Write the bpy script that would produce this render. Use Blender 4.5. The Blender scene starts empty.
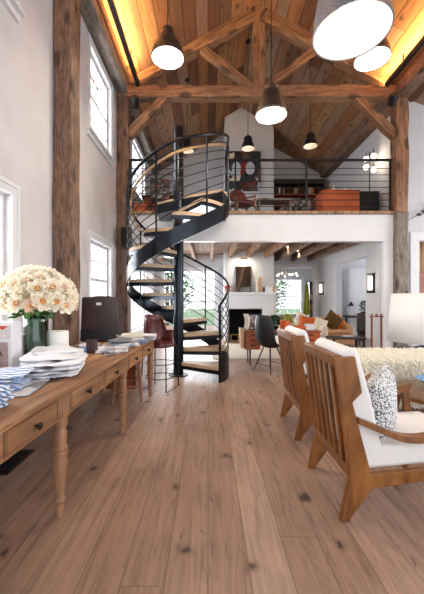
import bpy, math, random
from mathutils import Vector, Matrix, noise
random.seed(7)
PI = math.pi
C = bpy.context.scene.collection
sc = bpy.context.scene
def R(d): return d*PI/180

# ------------------------------------------------------------------ materials
def new_mat(name):
    m = bpy.data.materials.new(name); m.use_nodes = True
    nt = m.node_tree; b = nt.nodes['Principled BSDF']
    return m, nt, b
def nd(nt, t, **kw):
    n = nt.nodes.new(t)
    for k, v in kw.items():
        if k.startswith('i_'):
            key = k[2:]; key = int(key) if key.isdigit() else key.replace('_', ' ')
            n.inputs[key].default_value = v
        else: setattr(n, k, v)
    return n
def mth(nt, op, a, b=None):
    n = nt.nodes.new('ShaderNodeMath'); n.operation = op
    for i, v in enumerate((a, b)):
        if v is None: continue
        if isinstance(v, (int, float)): n.inputs[i].default_value = v
        else: nt.links.new(v, n.inputs[i])
    return n.outputs[0]
def ramp(nt, fac, stops, interp='LINEAR'):
    n = nt.nodes.new('ShaderNodeValToRGB'); cr = n.color_ramp; cr.interpolation = interp
    while len(cr.elements) < len(stops): cr.elements.new(0.5)
    for e, (p, c) in zip(cr.elements, stops):
        e.position = p; e.color = (*c, 1)
    nt.links.new(fac, n.inputs[0]); return n.outputs[0]
def mixc(nt, fac, a, b, mode='MIX'):
    n = nt.nodes.new('ShaderNodeMix'); n.data_type = 'RGBA'; n.blend_type = mode
    for idx, v in ((0, fac), (6, a), (7, b)):
        if isinstance(v, (int, float)): n.inputs[idx].default_value = v
        elif isinstance(v, tuple): n.inputs[idx].default_value = (*v, 1) if len(v) == 3 else v
        else: nt.links.new(v, n.inputs[idx])
    return n.outputs[2]
def bump(nt, b, h, strength=.3, dist=.01):
    n = nt.nodes.new('ShaderNodeBump'); n.inputs['Strength'].default_value = strength
    n.inputs['Distance'].default_value = dist
    nt.links.new(h, n.inputs['Height']); nt.links.new(n.outputs[0], b.inputs['Normal'])
def lin(h):
    r = []
    for k in (0, 2, 4):
        v = int(h[k:k+2], 16)/255
        r.append(v/12.92 if v <= .04045 else ((v+.055)/1.055)**2.4)
    return tuple(r)

def plain(name, col, rough=.5, metal=0, var=.12, scale=8, bmp=.1, spec=.5):
    m, nt, b = new_mat(name)
    tc = nd(nt, 'ShaderNodeTexCoord')
    n = nd(nt, 'ShaderNodeTexNoise', i_Scale=scale, i_Detail=4.0)
    nt.links.new(tc.outputs['Object'], n.inputs['Vector'])
    col = lin(col) if isinstance(col, str) else col
    d = tuple(c*(1-var) for c in col); l = tuple(min(1, c*(1+var)) for c in col)
    c = ramp(nt, n.outputs[0], [(.3, d), (.7, l)])
    nt.links.new(c, b.inputs['Base Color'])
    b.inputs['Roughness'].default_value = rough; b.inputs['Metallic'].default_value = metal
    b.inputs['Specular IOR Level'].default_value = spec
    if bmp: bump(nt, b, n.outputs[0], bmp, .005)
    return m
def fabric(name, col, scale=250, var=.1):
    m, nt, b = new_mat(name)
    tc = nd(nt, 'ShaderNodeTexCoord')
    n = nd(nt, 'ShaderNodeTexNoise', i_Scale=scale, i_Detail=2.0)
    n2 = nd(nt, 'ShaderNodeTexNoise', i_Scale=6.0, i_Detail=3.0)
    nt.links.new(tc.outputs['Object'], n.inputs['Vector']); nt.links.new(tc.outputs['Object'], n2.inputs['Vector'])
    col = lin(col)
    c = ramp(nt, n2.outputs[0], [(.3, tuple(x*(1-var) for x in col)), (.7, col)])
    nt.links.new(c, b.inputs['Base Color']); b.inputs['Roughness'].default_value = .9
    b.inputs['Specular IOR Level'].default_value = .2
    bump(nt, b, n.outputs[0], .25, .003); return m
def emis(name, col, s):
    m, nt, b = new_mat(name)
    b.inputs['Base Color'].default_value = (.8, .8, .8, 1)
    b.inputs['Emission Color'].default_value = (*col, 1); b.inputs['Emission Strength'].default_value = s
    return m
def glassy(name, tint=(1, 1, 1), gloss=.12):
    m = bpy.data.materials.new(name); m.use_nodes = True; nt = m.node_tree; nt.nodes.clear()
    o = nd(nt, 'ShaderNodeOutputMaterial'); t = nd(nt, 'ShaderNodeBsdfTransparent'); g = nd(nt, 'ShaderNodeBsdfGlossy')
    t.inputs[0].default_value = (*tint, 1); g.inputs['Roughness'].default_value = .02
    f = nd(nt, 'ShaderNodeFresnel', i_IOR=1.45); mx = nd(nt, 'ShaderNodeMixShader')
    k = mth(nt, 'MULTIPLY', f.outputs[0], gloss*8)
    nt.links.new(k, mx.inputs[0]); nt.links.new(t.outputs[0], mx.inputs[1]); nt.links.new(g.outputs[0], mx.inputs[2])
    nt.links.new(mx.outputs[0], o.inputs[0]); return m
def wood(name, cols, rough=.5, stretch=(1, 1, .06), scale=14, bmp=.35, cracks=.0, knots=0, var=None):
    """grain along local axis given by the small factor in stretch"""
    m, nt, b = new_mat(name)
    tc = nd(nt, 'ShaderNodeTexCoord'); mp = nd(nt, 'ShaderNodeMapping')
    mp.inputs['Scale'].default_value = stretch
    nt.links.new(tc.outputs['Object'], mp.inputs[0])
    n = nd(nt, 'ShaderNodeTexNoise', i_Scale=scale, i_Detail=7.0, i_Roughness=.65, i_Distortion=.6)
    nt.links.new(mp.outputs[0], n.inputs['Vector'])
    cc = [lin(x) for x in cols]
    c = ramp(nt, n.outputs[0], [(.28+.44*i/(len(cc)-1), x) for i, x in enumerate(cc)])
    n2 = nd(nt, 'ShaderNodeTexNoise', i_Scale=2.2, i_Detail=3.0)
    nt.links.new(tc.outputs['Object'], n2.inputs['Vector'])
    v = ramp(nt, n2.outputs[0], [(.3, (.78, .78, .78)), (.7, (1.12, 1.1, 1.08))])
    c = mixc(nt, 1.0, c, v, 'MULTIPLY')
    if cracks:
        n3 = nd(nt, 'ShaderNodeTexNoise', i_Scale=scale*1.7, i_Detail=3.0, i_Distortion=1.2)
        mp2 = nd(nt, 'ShaderNodeMapping'); mp2.inputs['Scale'].default_value = tuple(x if x == 1 else x*.6 for x in stretch)
        nt.links.new(tc.outputs['Object'], mp2.inputs[0]); nt.links.new(mp2.outputs[0], n3.inputs['Vector'])
        k = ramp(nt, n3.outputs[0], [(.30, (1, 1, 1)), (.36, (0, 0, 0))])
        k = mth(nt, 'MULTIPLY', k, cracks)
        c = mixc(nt, k, c, (.035, .02, .014))
    if knots:
        vo = nd(nt, 'ShaderNodeTexVoronoi', i_Scale=knots, i_Randomness=1.0)
        mp3 = nd(nt, 'ShaderNodeMapping'); mp3.inputs['Scale'].default_value = tuple(x if x == 1 else .45 for x in stretch)
        nt.links.new(tc.outputs['Object'], mp3.inputs[0]); nt.links.new(mp3.outputs[0], vo.inputs['Vector'])
        k = ramp(nt, vo.outputs['Distance'], [(.16, (1, 1, 1)), (.26, (0, 0, 0))])
        k = mth(nt, 'MULTIPLY', k, .75)
        c = mixc(nt, k, c, (.03, .016, .01))
    nt.links.new(c, b.inputs['Base Color']); b.inputs['Roughness'].default_value = rough
    bump(nt, b, n.outputs[0], bmp, .008); return m
def planks(name, width, length, cols, rough, gap=.03, along='Y', knots=1.6, bmp=.4, groove=(.03, .02, .015), grain=.5, wear=None):
    m, nt, b = new_mat(name)
    tc = nd(nt, 'ShaderNodeTexCoord'); sp = nd(nt, 'ShaderNodeSeparateXYZ')
    nt.links.new(tc.outputs['Object'], sp.inputs[0])
    U, V = (sp.outputs[0], sp.outputs[1]) if along == 'Y' else (sp.outputs[0], sp.outputs[2])
    u = mth(nt, 'DIVIDE', U, width); ui = mth(nt, 'FLOOR', u); uf = mth(nt, 'SUBTRACT', u, ui)
    w1 = nd(nt, 'ShaderNodeTexWhiteNoise', noise_dimensions='1D'); nt.links.new(ui, w1.inputs['W'])
    v = mth(nt, 'ADD', mth(nt, 'DIVIDE', V, length), mth(nt, 'MULTIPLY', w1.outputs[0], 7.3))
    vi = mth(nt, 'FLOOR', v); vf = mth(nt, 'SUBTRACT', v, vi)
    cb = nd(nt, 'ShaderNodeCombineXYZ'); nt.links.new(ui, cb.inputs[0]); nt.links.new(vi, cb.inputs[1])
    w2 = nd(nt, 'ShaderNodeTexWhiteNoise', noise_dimensions='2D'); nt.links.new(cb.outputs[0], w2.inputs['Vector'])
    cc = [lin(x) for x in cols]
    base = ramp(nt, w2.outputs[0], [(i/(len(cc)-1), x) for i, x in enumerate(cc)])
    g = nd(nt, 'ShaderNodeCombineXYZ')
    nt.links.new(mth(nt, 'MULTIPLY', U, 34), g.inputs[0]); nt.links.new(mth(nt, 'MULTIPLY', V, 2.2), g.inputs[1])
    nt.links.new(mth(nt, 'MULTIPLY', w2.outputs[0], 40), g.inputs[2])
    n = nd(nt, 'ShaderNodeTexNoise', i_Scale=1.0, i_Detail=7.0, i_Roughness=.65, i_Distortion=.8)
    nt.links.new(g.outputs[0], n.inputs['Vector'])
    gr = ramp(nt, n.outputs[0], [(.25, (1-grain,)*3), (.5, (1, 1, 1)), (.78, (1+grain*.5,)*3)])
    c = mixc(nt, 1.0, base, gr, 'MULTIPLY')
    # broad blotches of wear
    n2 = nd(nt, 'ShaderNodeTexNoise', i_Scale=1.4, i_Detail=5.0, i_Roughness=.6)
    nt.links.new(tc.outputs['Object'], n2.inputs['Vector'])
    bl = ramp(nt, n2.outputs[0], [(.3, (.8, .79, .78)), (.7, (1.12, 1.12, 1.13))])
    c = mixc(nt, 1.0, c, bl, 'MULTIPLY')
    if knots:
        kv = nd(nt, 'ShaderNodeCombineXYZ'); nt.links.new(U, kv.inputs[0]); nt.links.new(mth(nt, 'MULTIPLY', V, .7), kv.inputs[1])
        dn = nd(nt, 'ShaderNodeTexNoise', i_Scale=9.0, i_Detail=3.0); nt.links.new(kv.outputs[0], dn.inputs['Vector'])
        vm = nd(nt, 'ShaderNodeVectorMath', operation='MULTIPLY_ADD'); nt.links.new(dn.outputs[1], vm.inputs[0])
        vm.inputs[1].default_value = (.13, .13, 0); nt.links.new(kv.outputs[0], vm.inputs[2])
        vo = nd(nt, 'ShaderNodeTexVoronoi', voronoi_dimensions='2D', i_Scale=knots); nt.links.new(vm.outputs[0], vo.inputs['Vector'])
        k = ramp(nt, vo.outputs['Distance'], [(.025, (1, 1, 1)), (.05, (.4, .4, .4)), (.1, (0, 0, 0))])
        c = mixc(nt, mth(nt, 'MULTIPLY', k, .85), c, (.03, .018, .014))
        n4 = nd(nt, 'ShaderNodeTexNoise', i_Scale=1.0, i_Detail=5.0, i_Distortion=1.5)
        g4 = nd(nt, 'ShaderNodeCombineXYZ'); nt.links.new(mth(nt, 'MULTIPLY', U, 30), g4.inputs[0]); nt.links.new(mth(nt, 'MULTIPLY', V, 5), g4.inputs[1])
        nt.links.new(mth(nt, 'MULTIPLY', w2.outputs[0], 23), g4.inputs[2])
        nt.links.new(g4.outputs[0], n4.inputs['Vector'])
        k4 = ramp(nt, n4.outputs[0], [(.27, (1, 1, 1)), (.34, (0, 0, 0))])
        c = mixc(nt, mth(nt, 'MULTIPLY', k4, .65), c, (.05, .03, .025))
    e = mth(nt, 'MINIMUM', uf, mth(nt, 'SUBTRACT', 1, uf))
    gp = mth(nt, 'LESS_THAN', e, gap)
    ev = mth(nt, 'LESS_THAN', mth(nt, 'MINIMUM', vf, mth(nt, 'SUBTRACT', 1, vf)), gap*width/length*.8)
    gp = mth(nt, 'MAXIMUM', gp, ev)
    c = mixc(nt, mth(nt, 'MULTIPLY', gp, .8), c, groove)
    nt.links.new(c, b.inputs['Base Color'])
    rr = ramp(nt, n.outputs[0], [(.3, (rough+.12,)*3), (.7, (rough-.06,)*3)])
    nt.links.new(rr, b.inputs['Roughness'])
    h = mth(nt, 'SUBTRACT', mth(nt, 'MULTIPLY', n.outputs[0], .35), gp)
    bump(nt, b, h, bmp, .006)
    return m

M = {}
M['floor'] = planks('floor_boards', .19, 3.1, ['977a69', 'a88b78', '9d7e6c', 'b29582', '957767', 'a58773'], .4, gap=.014, knots=2.1, bmp=.35, grain=.5, groove=(.15,.10,.075))
M['roof'] = planks('roof_boards', .21, 3.4, ['6f4a33', '9c6c48', '8d7763', 'a97f52', '644536', 'ad774a', '9a7c64', '7d5943'], .7, gap=.03, knots=1.9, bmp=.5, grain=.5)
M['loft_floor'] = planks('loft_boards', .15, 2.5, ['9b7a58', 'a98561', '8c6c4e'], .5)
M['joist_ceiling'] = planks('ceiling_boards', .14, 2.5, ['8c7560', '9a8169', '7a6553'], .7)
M['panel'] = planks('wall_panel_boards', .3, 9, ['c48f5e', 'd19a66', 'b98252'], .5, along='Z', knots=0)
M['plaster'] = plain('wall_plaster', 'cbc8c9', .8, var=.07, scale=2.6, bmp=.25)
M['plaster_r'] = plain('wall_plaster_bright', 'd2d4d7', .8, var=.03, scale=2.2, bmp=.1)
M['plaster_g'] = plain('wall_plaster_grey', 'cbccce', .8, var=.04, scale=2.2, bmp=.1)
M['white'] = plain('white_paint', 'dedfe2', .45, var=.02, bmp=.03)
M['timber'] = wood('hewn_timber', ['46342a', '6c5343', '876b58', '9c8270'], .75, stretch=(1, 1, .16), scale=34, cracks=.8, knots=5, bmp=.8)
M['timber_grey'] = wood('weathered_timber', ['4d4640', '736a61', '8c8279', '9c938a'], .8, stretch=(1, 1, .16), scale=34, cracks=.7, knots=4, bmp=.8)
M['truss'] = wood('truss_timber', ['553a29', '7e5940', '9a7352', 'a98563'], .7, stretch=(1, 1, .12), scale=24, cracks=.75, knots=4, bmp=.6)
M['pine'] = wood('table_pine', ['6f4b33', '936a49', 'a97f5a', 'b8936d'], .55, stretch=(1, .1, 1), scale=16, cracks=.6, knots=3)
M['pine_leg'] = wood('table_leg_pine', ['7b5339', '9a7153', 'b08667', 'bd9a7c'], .6, scale=12, cracks=.5)
M['teak'] = wood('teak', ['53300f', '7c4b22', '97622f', 'a56f3b'], .36, stretch=(.35, 1, .08), scale=30, bmp=.15)
M['tread'] = wood('tread_wood', ['a88a6d', 'c4a888', 'd6bd9f'], .55, stretch=(.15, 1, 1), scale=9)
M['railwood'] = wood('rail_wood', ['a8825c', 'c39c74', 'd3b089'], .4, scale=9)
M['steel'] = plain('blackened_steel', '2a2f37', .24, .75, var=.25, scale=5, bmp=.08)
M['steel_m'] = plain('matte_black_steel', '1b1c1e', .5, .4, var=.15)
M['bronze'] = plain('bronze_shade', '4a423c', .38, .7, var=.2, scale=14)
M['speckmetal'] = plain('speckled_grey_metal', '74767b', .5, .3, var=.45, scale=90, bmp=.2)
M['shade_in'] = plain('lamp_white_enamel', 'f6ebe2', .5, var=.02, bmp=0)
M['diff'] = emis('lamp_diffuser', (1, .95, .88), 1.8)
M['bulb'] = emis('lamp_bulb', (1, .8, .58), 2.5)
M['bulb_s'] = emis('small_bulb', (1, .85, .65), 7)
M['globe'] = emis('globe_glass', (1, .95, .88), 1.6)
M['cushion'] = fabric('white_cushion', 'f1f0ee', var=.05)
M['shag'] = plain('shag_wool', 'fbf6e8', .95, var=.06, scale=30)
M['leather_k'] = plain('black_leather', '17191d', .45, var=.2, scale=30)
M['leather_m'] = plain('maroon_leather', '5a2c2a', .32, var=.25, scale=18)
M['bag'] = plain('dark_brown_leather', '3c2a2b', .42, var=.25, scale=12)
M['bag_k'] = plain('black_leather_band', '26242a', .5, var=.15, scale=12)
M['glass'] = glassy('window_glass', gloss=.03)
M['vase'] = glassy('green_glass', (.4, .66, .52), .35)
M['clear'] = glassy('clear_glass', (.97, .98, .98), .03)
M['water'] = plain('green_stems_water', '1f5a24', .2, var=.4, scale=30)
M['leaf'] = plain('leaf_green', '4a7a35', .5, var=.35, scale=20)
M['leaf_d'] = plain('dark_leaf_green', '24481f', .5, var=.3, scale=12)
M['leaf_y'] = plain('yellow_green_leaf', 'a3a83a', .5, var=.3, scale=12)
M['petal'] = plain('cream_petal', 'fff6e4', .7, var=.04, scale=12)
M['petal_p'] = plain('peach_petal', 'fbe0c6', .7, var=.08, scale=12)
M['stamen'] = plain('golden_stamen', 'd08a2a', .7, var=.25, scale=60)
M['towel'] = fabric('white_towel', 'f0f1f5')
M['bluecloth'] = fabric('blue_cloth', '5f86bd')
M['orange'] = plain('orange_ceramic', 'd0602c', .4, var=.08)
M['orange_f'] = fabric('orange_fabric', 'd2692f')
M['brown_f'] = fabric('brown_fabric', '5c4323')
M['tan_f'] = fabric('tan_fabric', 'cfa37c')
M['cream_f'] = fabric('cream_fabric', 'e6dccb')
M['rust'] = wood('rust_orange_wood', ['a44a22', 'c05f30', 'cc7341'], .4, stretch=(.1, 1, 1), scale=8)
M['deskwood'] = wood('desk_wood', ['7c3f24', '9b5535', 'ad6542'], .38, stretch=(.1, 1, 1), scale=12, bmp=.1)
M['darkwood'] = plain('dark_stained_wood', '30221d', .4, var=.3, scale=12)
M['blackout'] = plain('soot_black', '0c0c0d', .9, var=.3)
M['grille'] = plain('black_grille', '121212', .5, .5)
M['navy'] = plain('navy_glaze', '2d4468', .25, var=.35, scale=9)
M['brass'] = plain('aged_brass', 'b08a4f', .3, .9)
M['copper'] = plain('copper_brown', '7a4a35', .5, .4, var=.2)
M['wax'] = plain('white_wax', 'efeeea', .4, var=.02)
M['ltan'] = plain('tan_wood', 'c49c74', .5)
M['paper'] = plain('paper', 'e6e6e8', .7, var=.03)
M['rug'] = fabric('pale_rug', 'd8cfc0')
M['mirror'] = plain('mirror_glass', 'c9ccd0', .04, 1, var=.02, bmp=0)
M['chrome'] = plain('chrome', 'c8c8cc', .15, 1, var=.03, bmp=0)
M['green_cloth'] = fabric('green_cloth', '9aa03a')
M['redcloth'] = plain('red_orange_dried_flowers', 'c4502c', .7, var=.3, scale=30)
def stripes(name, a, b_, sc_=22, ax=1):
    m, nt, b = new_mat(name)
    tc = nd(nt, 'ShaderNodeTexCoord')
    w = nd(nt, 'ShaderNodeTexWave', i_Scale=float(sc_), i_Distortion=1.2); w.bands_direction = 'XYZ'[ax]
    nt.links.new(tc.outputs['Object'], w.inputs['Vector'])
    c = ramp(nt, w.outputs[0], [(.4, lin(a)), (.6, lin(b_))]); nt.links.new(c, b.inputs['Base Color'])
    b.inputs['Roughness'].default_value = .85; return m
M['striped'] = stripes('blue_striped_cloth', '6d93c9', 'eef1f6', 9)
def speckle(name, a, b_, scale, thr, rough=.9):
    m, nt, b = new_mat(name); tc = nd(nt, 'ShaderNodeTexCoord')
    n = nd(nt, 'ShaderNodeTexNoise', i_Scale=float(scale), i_Detail=1.0)
    nt.links.new(tc.outputs['Object'], n.inputs['Vector'])
    c = ramp(nt, n.outputs[0], [(thr-.03, lin(a)), (thr+.03, lin(b_))]); nt.links.new(c, b.inputs['Base Color'])
    b.inputs['Roughness'].default_value = rough; bump(nt, b, n.outputs[0], .4, .01); return m
M['speck'] = speckle('speckled_fabric', '56606e', 'f3f3f2', 110, .475)
def collage(name, cols, scale):
    m, nt, b = new_mat(name); tc = nd(nt, 'ShaderNodeTexCoord')
    d = nd(nt, 'ShaderNodeTexNoise', i_Scale=scale*.8, i_Detail=2.0); nt.links.new(tc.outputs['Object'], d.inputs['Vector'])
    vm = nd(nt, 'ShaderNodeVectorMath', operation='MULTIPLY_ADD'); nt.links.new(d.outputs[1], vm.inputs[0])
    vm.inputs[1].default_value = (.5/scale*2,)*3; nt.links.new(tc.outputs['Object'], vm.inputs[2])
    v = nd(nt, 'ShaderNodeTexVoronoi', i_Scale=float(scale)); nt.links.new(vm.outputs[0], v.inputs['Vector'])
    s = nd(nt, 'ShaderNodeSeparateColor'); nt.links.new(v.outputs['Color'], s.inputs[0])
    c = ramp(nt, s.outputs[0], [(i/len(cols), lin(x)) for i, x in enumerate(cols)], 'CONSTANT')
    nt.links.new(c, b.inputs['Base Color']); b.inputs['Roughness'].default_value = .5; return m
M['art'] = collage('collage_canvas', ['1c1a1c', '3a2522', 'aab4ba', '26313a', '7a2a22', 'd8c9ae', '222022', '584a40'], 5)
M['print'] = collage('colourful_print', ['d9843a', 'b7a7a2', 'e0a860', '8f7f7c', 'cfc3bd'], 11)
M['magazine'] = collage('magazine_cover', ['e4e4e6', '9fb0c8', 'd6d2cc', '8a8d92', 'eef0f2', 'c2ccd8'], 9)

# ------------------------------------------------------------------ mesh builder
class MB:
    def __init__(s): s.v = []; s.f = []
    def add(s, vs, fs, M4=None):
        b = len(s.v)
        for p in vs:
            p = Vector(p); s.v.append(M4 @ p if M4 else p)
        for f in fs: s.f.append([b+i for i in f])
        return s
    def box(s, x0, x1, y0, y1, z0, z1, M4=None):
        vs = [(x, y, z) for z in (z0, z1) for y in (y0, y1) for x in (x0, x1)]
        return s.add(vs, [(0, 2, 3, 1), (4, 5, 7, 6), (0, 1, 5, 4), (2, 6, 7, 3), (0, 4, 6, 2), (1, 3, 7, 5)], M4)
    def lathe(s, prof, n=24, M4=None, cap=True):
        vs = []; fs = []
        for r, z in prof:
            for k in range(n): a = 2*PI*k/n; vs.append((r*math.cos(a), r*math.sin(a), z))
        for i in range(len(prof)-1):
            for k in range(n):
                fs.append((i*n+k, i*n+(k+1) % n, (i+1)*n+(k+1) % n, (i+1)*n+k))
        if cap:
            fs.append(tuple(reversed(range(n)))); fs.append(tuple(range((len(prof)-1)*n, len(prof)*n)))
        return s.add(vs, fs, M4)
    def tube(s, pts, r, n=8, radii=None, closed=False):
        pts = [Vector(p) for p in pts]; vs = []; fs = []; up = None
        for i, p in enumerate(pts):
            if closed: t = pts[(i+1) % len(pts)]-pts[i-1]
            else: t = (pts[min(i+1, len(pts)-1)]-pts[max(i-1, 0)])
            t.normalize()
            if up is None: up = Vector((0, 0, 1)) if abs(t.z) < .9 else Vector((1, 0, 0))
            a = t.cross(up); a.normalize(); b = a.cross(t); b.normalize(); up = b
            rr = radii[i] if radii else r
            for k in range(n):
                q = 2*PI*k/n; vs.append(p+a*rr*math.cos(q)+b*rr*math.sin(q))
        L = len(pts)
        for i in range(L if closed else L-1):
            j = (i+1) % L
            for k in range(n): fs.append((i*n+k, i*n+(k+1) % n, j*n+(k+1) % n, j*n+k))
        if not closed:
            fs.append(tuple(reversed(range(n)))); fs.append(tuple(range((L-1)*n, L*n)))
        return s.add(vs, fs)
    def prism(s, poly, y0, y1, ax='Y', M4=None):
        """poly of (a,b); ax Y: (x,z) extruded in y; Z: (x,y) extruded in z; X: (y,z) extruded in x"""
        n = len(poly); f = {'Y': lambda a, b, t: (a, t, b), 'Z': lambda a, b, t: (a, b, t), 'X': lambda a, b, t: (t, a, b)}[ax]
        vs = [f(a, b, y0) for a, b in poly]+[f(a, b, y1) for a, b in poly]
        fs = [tuple(range(n)), tuple(reversed(range(n, 2*n)))]+[(i, n+i, n+(i+1) % n, (i+1) % n) for i in range(n)]
        return s.add(vs, fs, M4)
    def sphere(s, c, r, n=12, m=8, sq=(1, 1, 1)):
        vs = [(c[0], c[1], c[2]-r*sq[2])]; fs = []
        for i in range(1, m):
            a = PI*i/m-PI/2
            for k in range(n):
                q = 2*PI*k/n; vs.append((c[0]+r*sq[0]*math.cos(a)*math.cos(q), c[1]+r*sq[1]*math.cos(a)*math.sin(q), c[2]+r*sq[2]*math.sin(a)))
        vs.append((c[0], c[1], c[2]+r*sq[2])); L = len(vs)-1
        for k in range(n):
            fs.append((0, 1+(k+1) % n, 1+k)); fs.append((L, L-n+k, L-n+(k+1) % n))
            for i in range(m-2): fs.append((1+i*n+k, 1+i*n+(k+1) % n, 1+(i+1)*n+(k+1) % n, 1+(i+1)*n+k))
        return s.add(vs, fs)
    def build(s, name, mat, parent=None, smooth=False, bevel=0, seg=2, solid=0, sub=0, disp=None, flip=False):
        import bmesh
        me = bpy.data.meshes.new(name); me.from_pydata([tuple(v) for v in s.v], [], s.f); me.update()
        bm = bmesh.new(); bm.from_mesh(me); bmesh.ops.recalc_face_normals(bm, faces=bm.faces); bm.to_mesh(me); bm.free()
        o = bpy.data.objects.new(name, me); C.objects.link(o)
        me.materials.append(M[mat] if isinstance(mat, str) else mat)
        if parent is not None: o.parent = parent
        if solid:
            md = o.modifiers.new('solid', 'SOLIDIFY'); md.thickness = solid; md.offset = 0
        if bevel:
            md = o.modifiers.new('bevel', 'BEVEL'); md.width = bevel; md.segments = seg; md.limit_method = 'ANGLE'; md.angle_limit = R(35)
        if sub:
            md = o.modifiers.new('sub', 'SUBSURF'); md.levels = sub; md.render_levels = sub
        if disp:
            tx = bpy.data.textures.new(name+'_tex', 'CLOUDS'); tx.noise_scale = disp[1]
            md = o.modifiers.new('disp', 'DISPLACE'); md.texture = tx; md.strength = disp[0]; md.mid_level = .5
        if smooth or bevel or sub:
            me.shade_smooth(); me.set_sharp_from_angle(angle=R(40))
        return o
def thing(name, label, cat, loc=(0, 0, 0), rz=0, group=None):
    o = bpy.data.objects.new(name, None); C.objects.link(o); o.empty_display_size = .05
    o.location = loc; o.rotation_euler = (0, 0, rz); tag(o, label, cat, group); return o
def tag(o, label, cat, group=None, kind=None):
    o['label'] = label; o['category'] = cat
    if group: o['group'] = group
    if kind: o['kind'] = kind
    return o
def struct(o, label=None):
    o['kind'] = 'structure'
    if label: o['label'] = label
    return o
def dup(root, loc, rz=None, label=None, group=None):
    r = root.copy(); C.objects.link(r); r.location = loc
    if rz is not None: r.rotation_euler = (0, 0, rz)
    if label: r['label'] = label
    if group: r['group'] = group
    for ch in list(root.children):
        c = ch.copy(); C.objects.link(c); c.parent = r
        for g in ch.children:
            d = g.copy(); C.objects.link(d); d.parent = c
    return r
def rough_beam(name, p0, p1, w, h, mat, parent=None, jit=.008, roll=0):
    """a hewn timber: local Z runs along its length"""
    p0 = Vector(p0); p1 = Vector(p1); L = (p1-p0).length
    mb = MB(); n = max(3, int(L/.18)); seed = random.random()*50
    ring = [(-1, -1), (0, -1), (1, -1), (1, 0), (1, 1), (0, 1), (-1, 1), (-1, 0)]
    vs = []; fs = []
    for i in range(n+1):
        z = L*i/n
        for k, (a, b) in enumerate(ring):
            q = 1 if 0 in (a, b) else .965
            d = noise.noise(Vector((k*3.1+seed, z*2.3, seed)))*jit*1.6
            vs.append((a*(w/2*q+d), b*(h/2*q+d), z))
    for i in range(n):
        for k in range(8): fs.append((i*8+k, i*8+(k+1) % 8, (i+1)*8+(k+1) % 8, (i+1)*8+k))
    fs.append(tuple(reversed(range(8)))); fs.append(tuple(range(n*8, n*8+8)))
    mb.add(vs, fs); o = mb.build(name, mat, parent, smooth=False, bevel=.012)
    z = (p1-p0).normalized(); ref = Vector((0, 1, 0)) if abs(z.y) < .9 else Vector((0, 0, 1))
    x = ref.cross(z).normalized(); y = z.cross(x)
    o.matrix_local = Matrix.Translation(p0) @ Matrix((x, y, z)).transposed().to_4x4()
    return o

# ------------------------------------------------------------------ layout numbers
XL, XR = -1.72, 3.75         # inner faces of the long walls
YT = 6.1                     # truss / loft edge
YB = 10.3                    # gable wall
ZR, XC, SL = 6.78, .96, .58  # ridge, its x, roof slope
def roofz(x): return ZR-SL*abs(x-XC)
LZ = 2.89                    # loft floor

# ------------------------------------------------------------------ setting
fl = MB().box(-3.2, 9, -3, 14.5, -.12, 0).build('floor', 'floor'); struct(fl)

def wall_grid(name, mat, axis, t0, t1, a0, a1, z0, z1, holes):
    """axis X: wall in plane x=t0..t1 spanning a (=y); axis Y: plane y=t0..t1 spanning a (=x)"""
    A = sorted({a0, a1, *[h[0] for h in holes], *[h[1] for h in holes]}); Z = sorted({z0, z1, *[h[2] for h in holes], *[h[3] for h in holes]})
    mb = MB()
    for i in range(len(A)-1):
        run = None
        for j in range(len(Z)-1):
            ca = (A[i]+A[i+1])/2; cz = (Z[j]+Z[j+1])/2
            if any(h[0] < ca < h[1] and h[2] < cz < h[3] for h in holes): continue
            if axis == 'X': mb.box(t0, t1, A[i], A[i+1], Z[j], Z[j+1])
            else: mb.box(A[i], A[i+1], t0, t1, Z[j], Z[j+1])
    return struct(mb.build(name, mat))
# left wall: (y0,y1,z0,z1) openings
HL = [(1.8, 2.78, .95, 2.15), (1.8, 2.78, 3.82, 4.95), (4.64, 5.62, .95, 2.12), (4.64, 5.62, 3.68, 4.92),
      (7.2, 8.6, 3.7, 4.9), (7.1, 8.8, .5, 2.15)]
wall_grid('wall_left', 'plaster', 'X', XL-.2, XL, -2.5, YB+.2, 0, 5.28, HL)
# right side: loft wall above, lower room wall with wide cased opening
wall_grid('wall_loft_right', 'plaster_g', 'X', XR, XR+.15, YT+.2, YB+.2, 2.35, 5.24, [])
wall_grid('wall_right', 'plaster_r', 'X', 3.6, 3.75, 6.7, YB, 0, 2.64, [(7.25, 8.95, 0, 2.2)])
# gable wall at the end, lower storey openings and loft
wall_grid('wall_back', 'plaster_r', 'Y', YB, YB+.15, XL, XR, 0, LZ, [(-1.45, .25, .12, 2.15), (2.2, 3.42, 0, 2.22)])
gm = MB().prism([(XL, LZ), (XR, LZ), (XR, roofz(XR)), (XC, ZR), (XL, roofz(XL))], YB, YB+.15)
struct(gm.build('wall_gable', 'plaster_g'))
# lean-to aisle wall right of the post
am = MB()
poly = lambda x0, x1, za: [(x0, za), (x1, za), (x1, 5.17-.37*(x1-3.72)), (x0, 5.17-.37*(x0-3.72))]
am.prism(poly(3.73, 4.09, 0), 6.22, 6.37); am.prism(poly(4.09, 5.1, 2.36), 6.22, 6.37); am.prism(poly(5.1, 6.6, 0), 6.22, 6.37)
struct(am.build('wall_aisle', 'plaster_r'))
# far side wall of the aisle: outside the frame, with tall openings that let the day in
wall_grid('wall_far_right', 'plaster_r', 'X', 6.6, 6.8, -2.5, 6.37, 0, 4.1, [(-.5, 1.7, .5, 3.2), (2.6, 5.4, .5, 3.2)])

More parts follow.
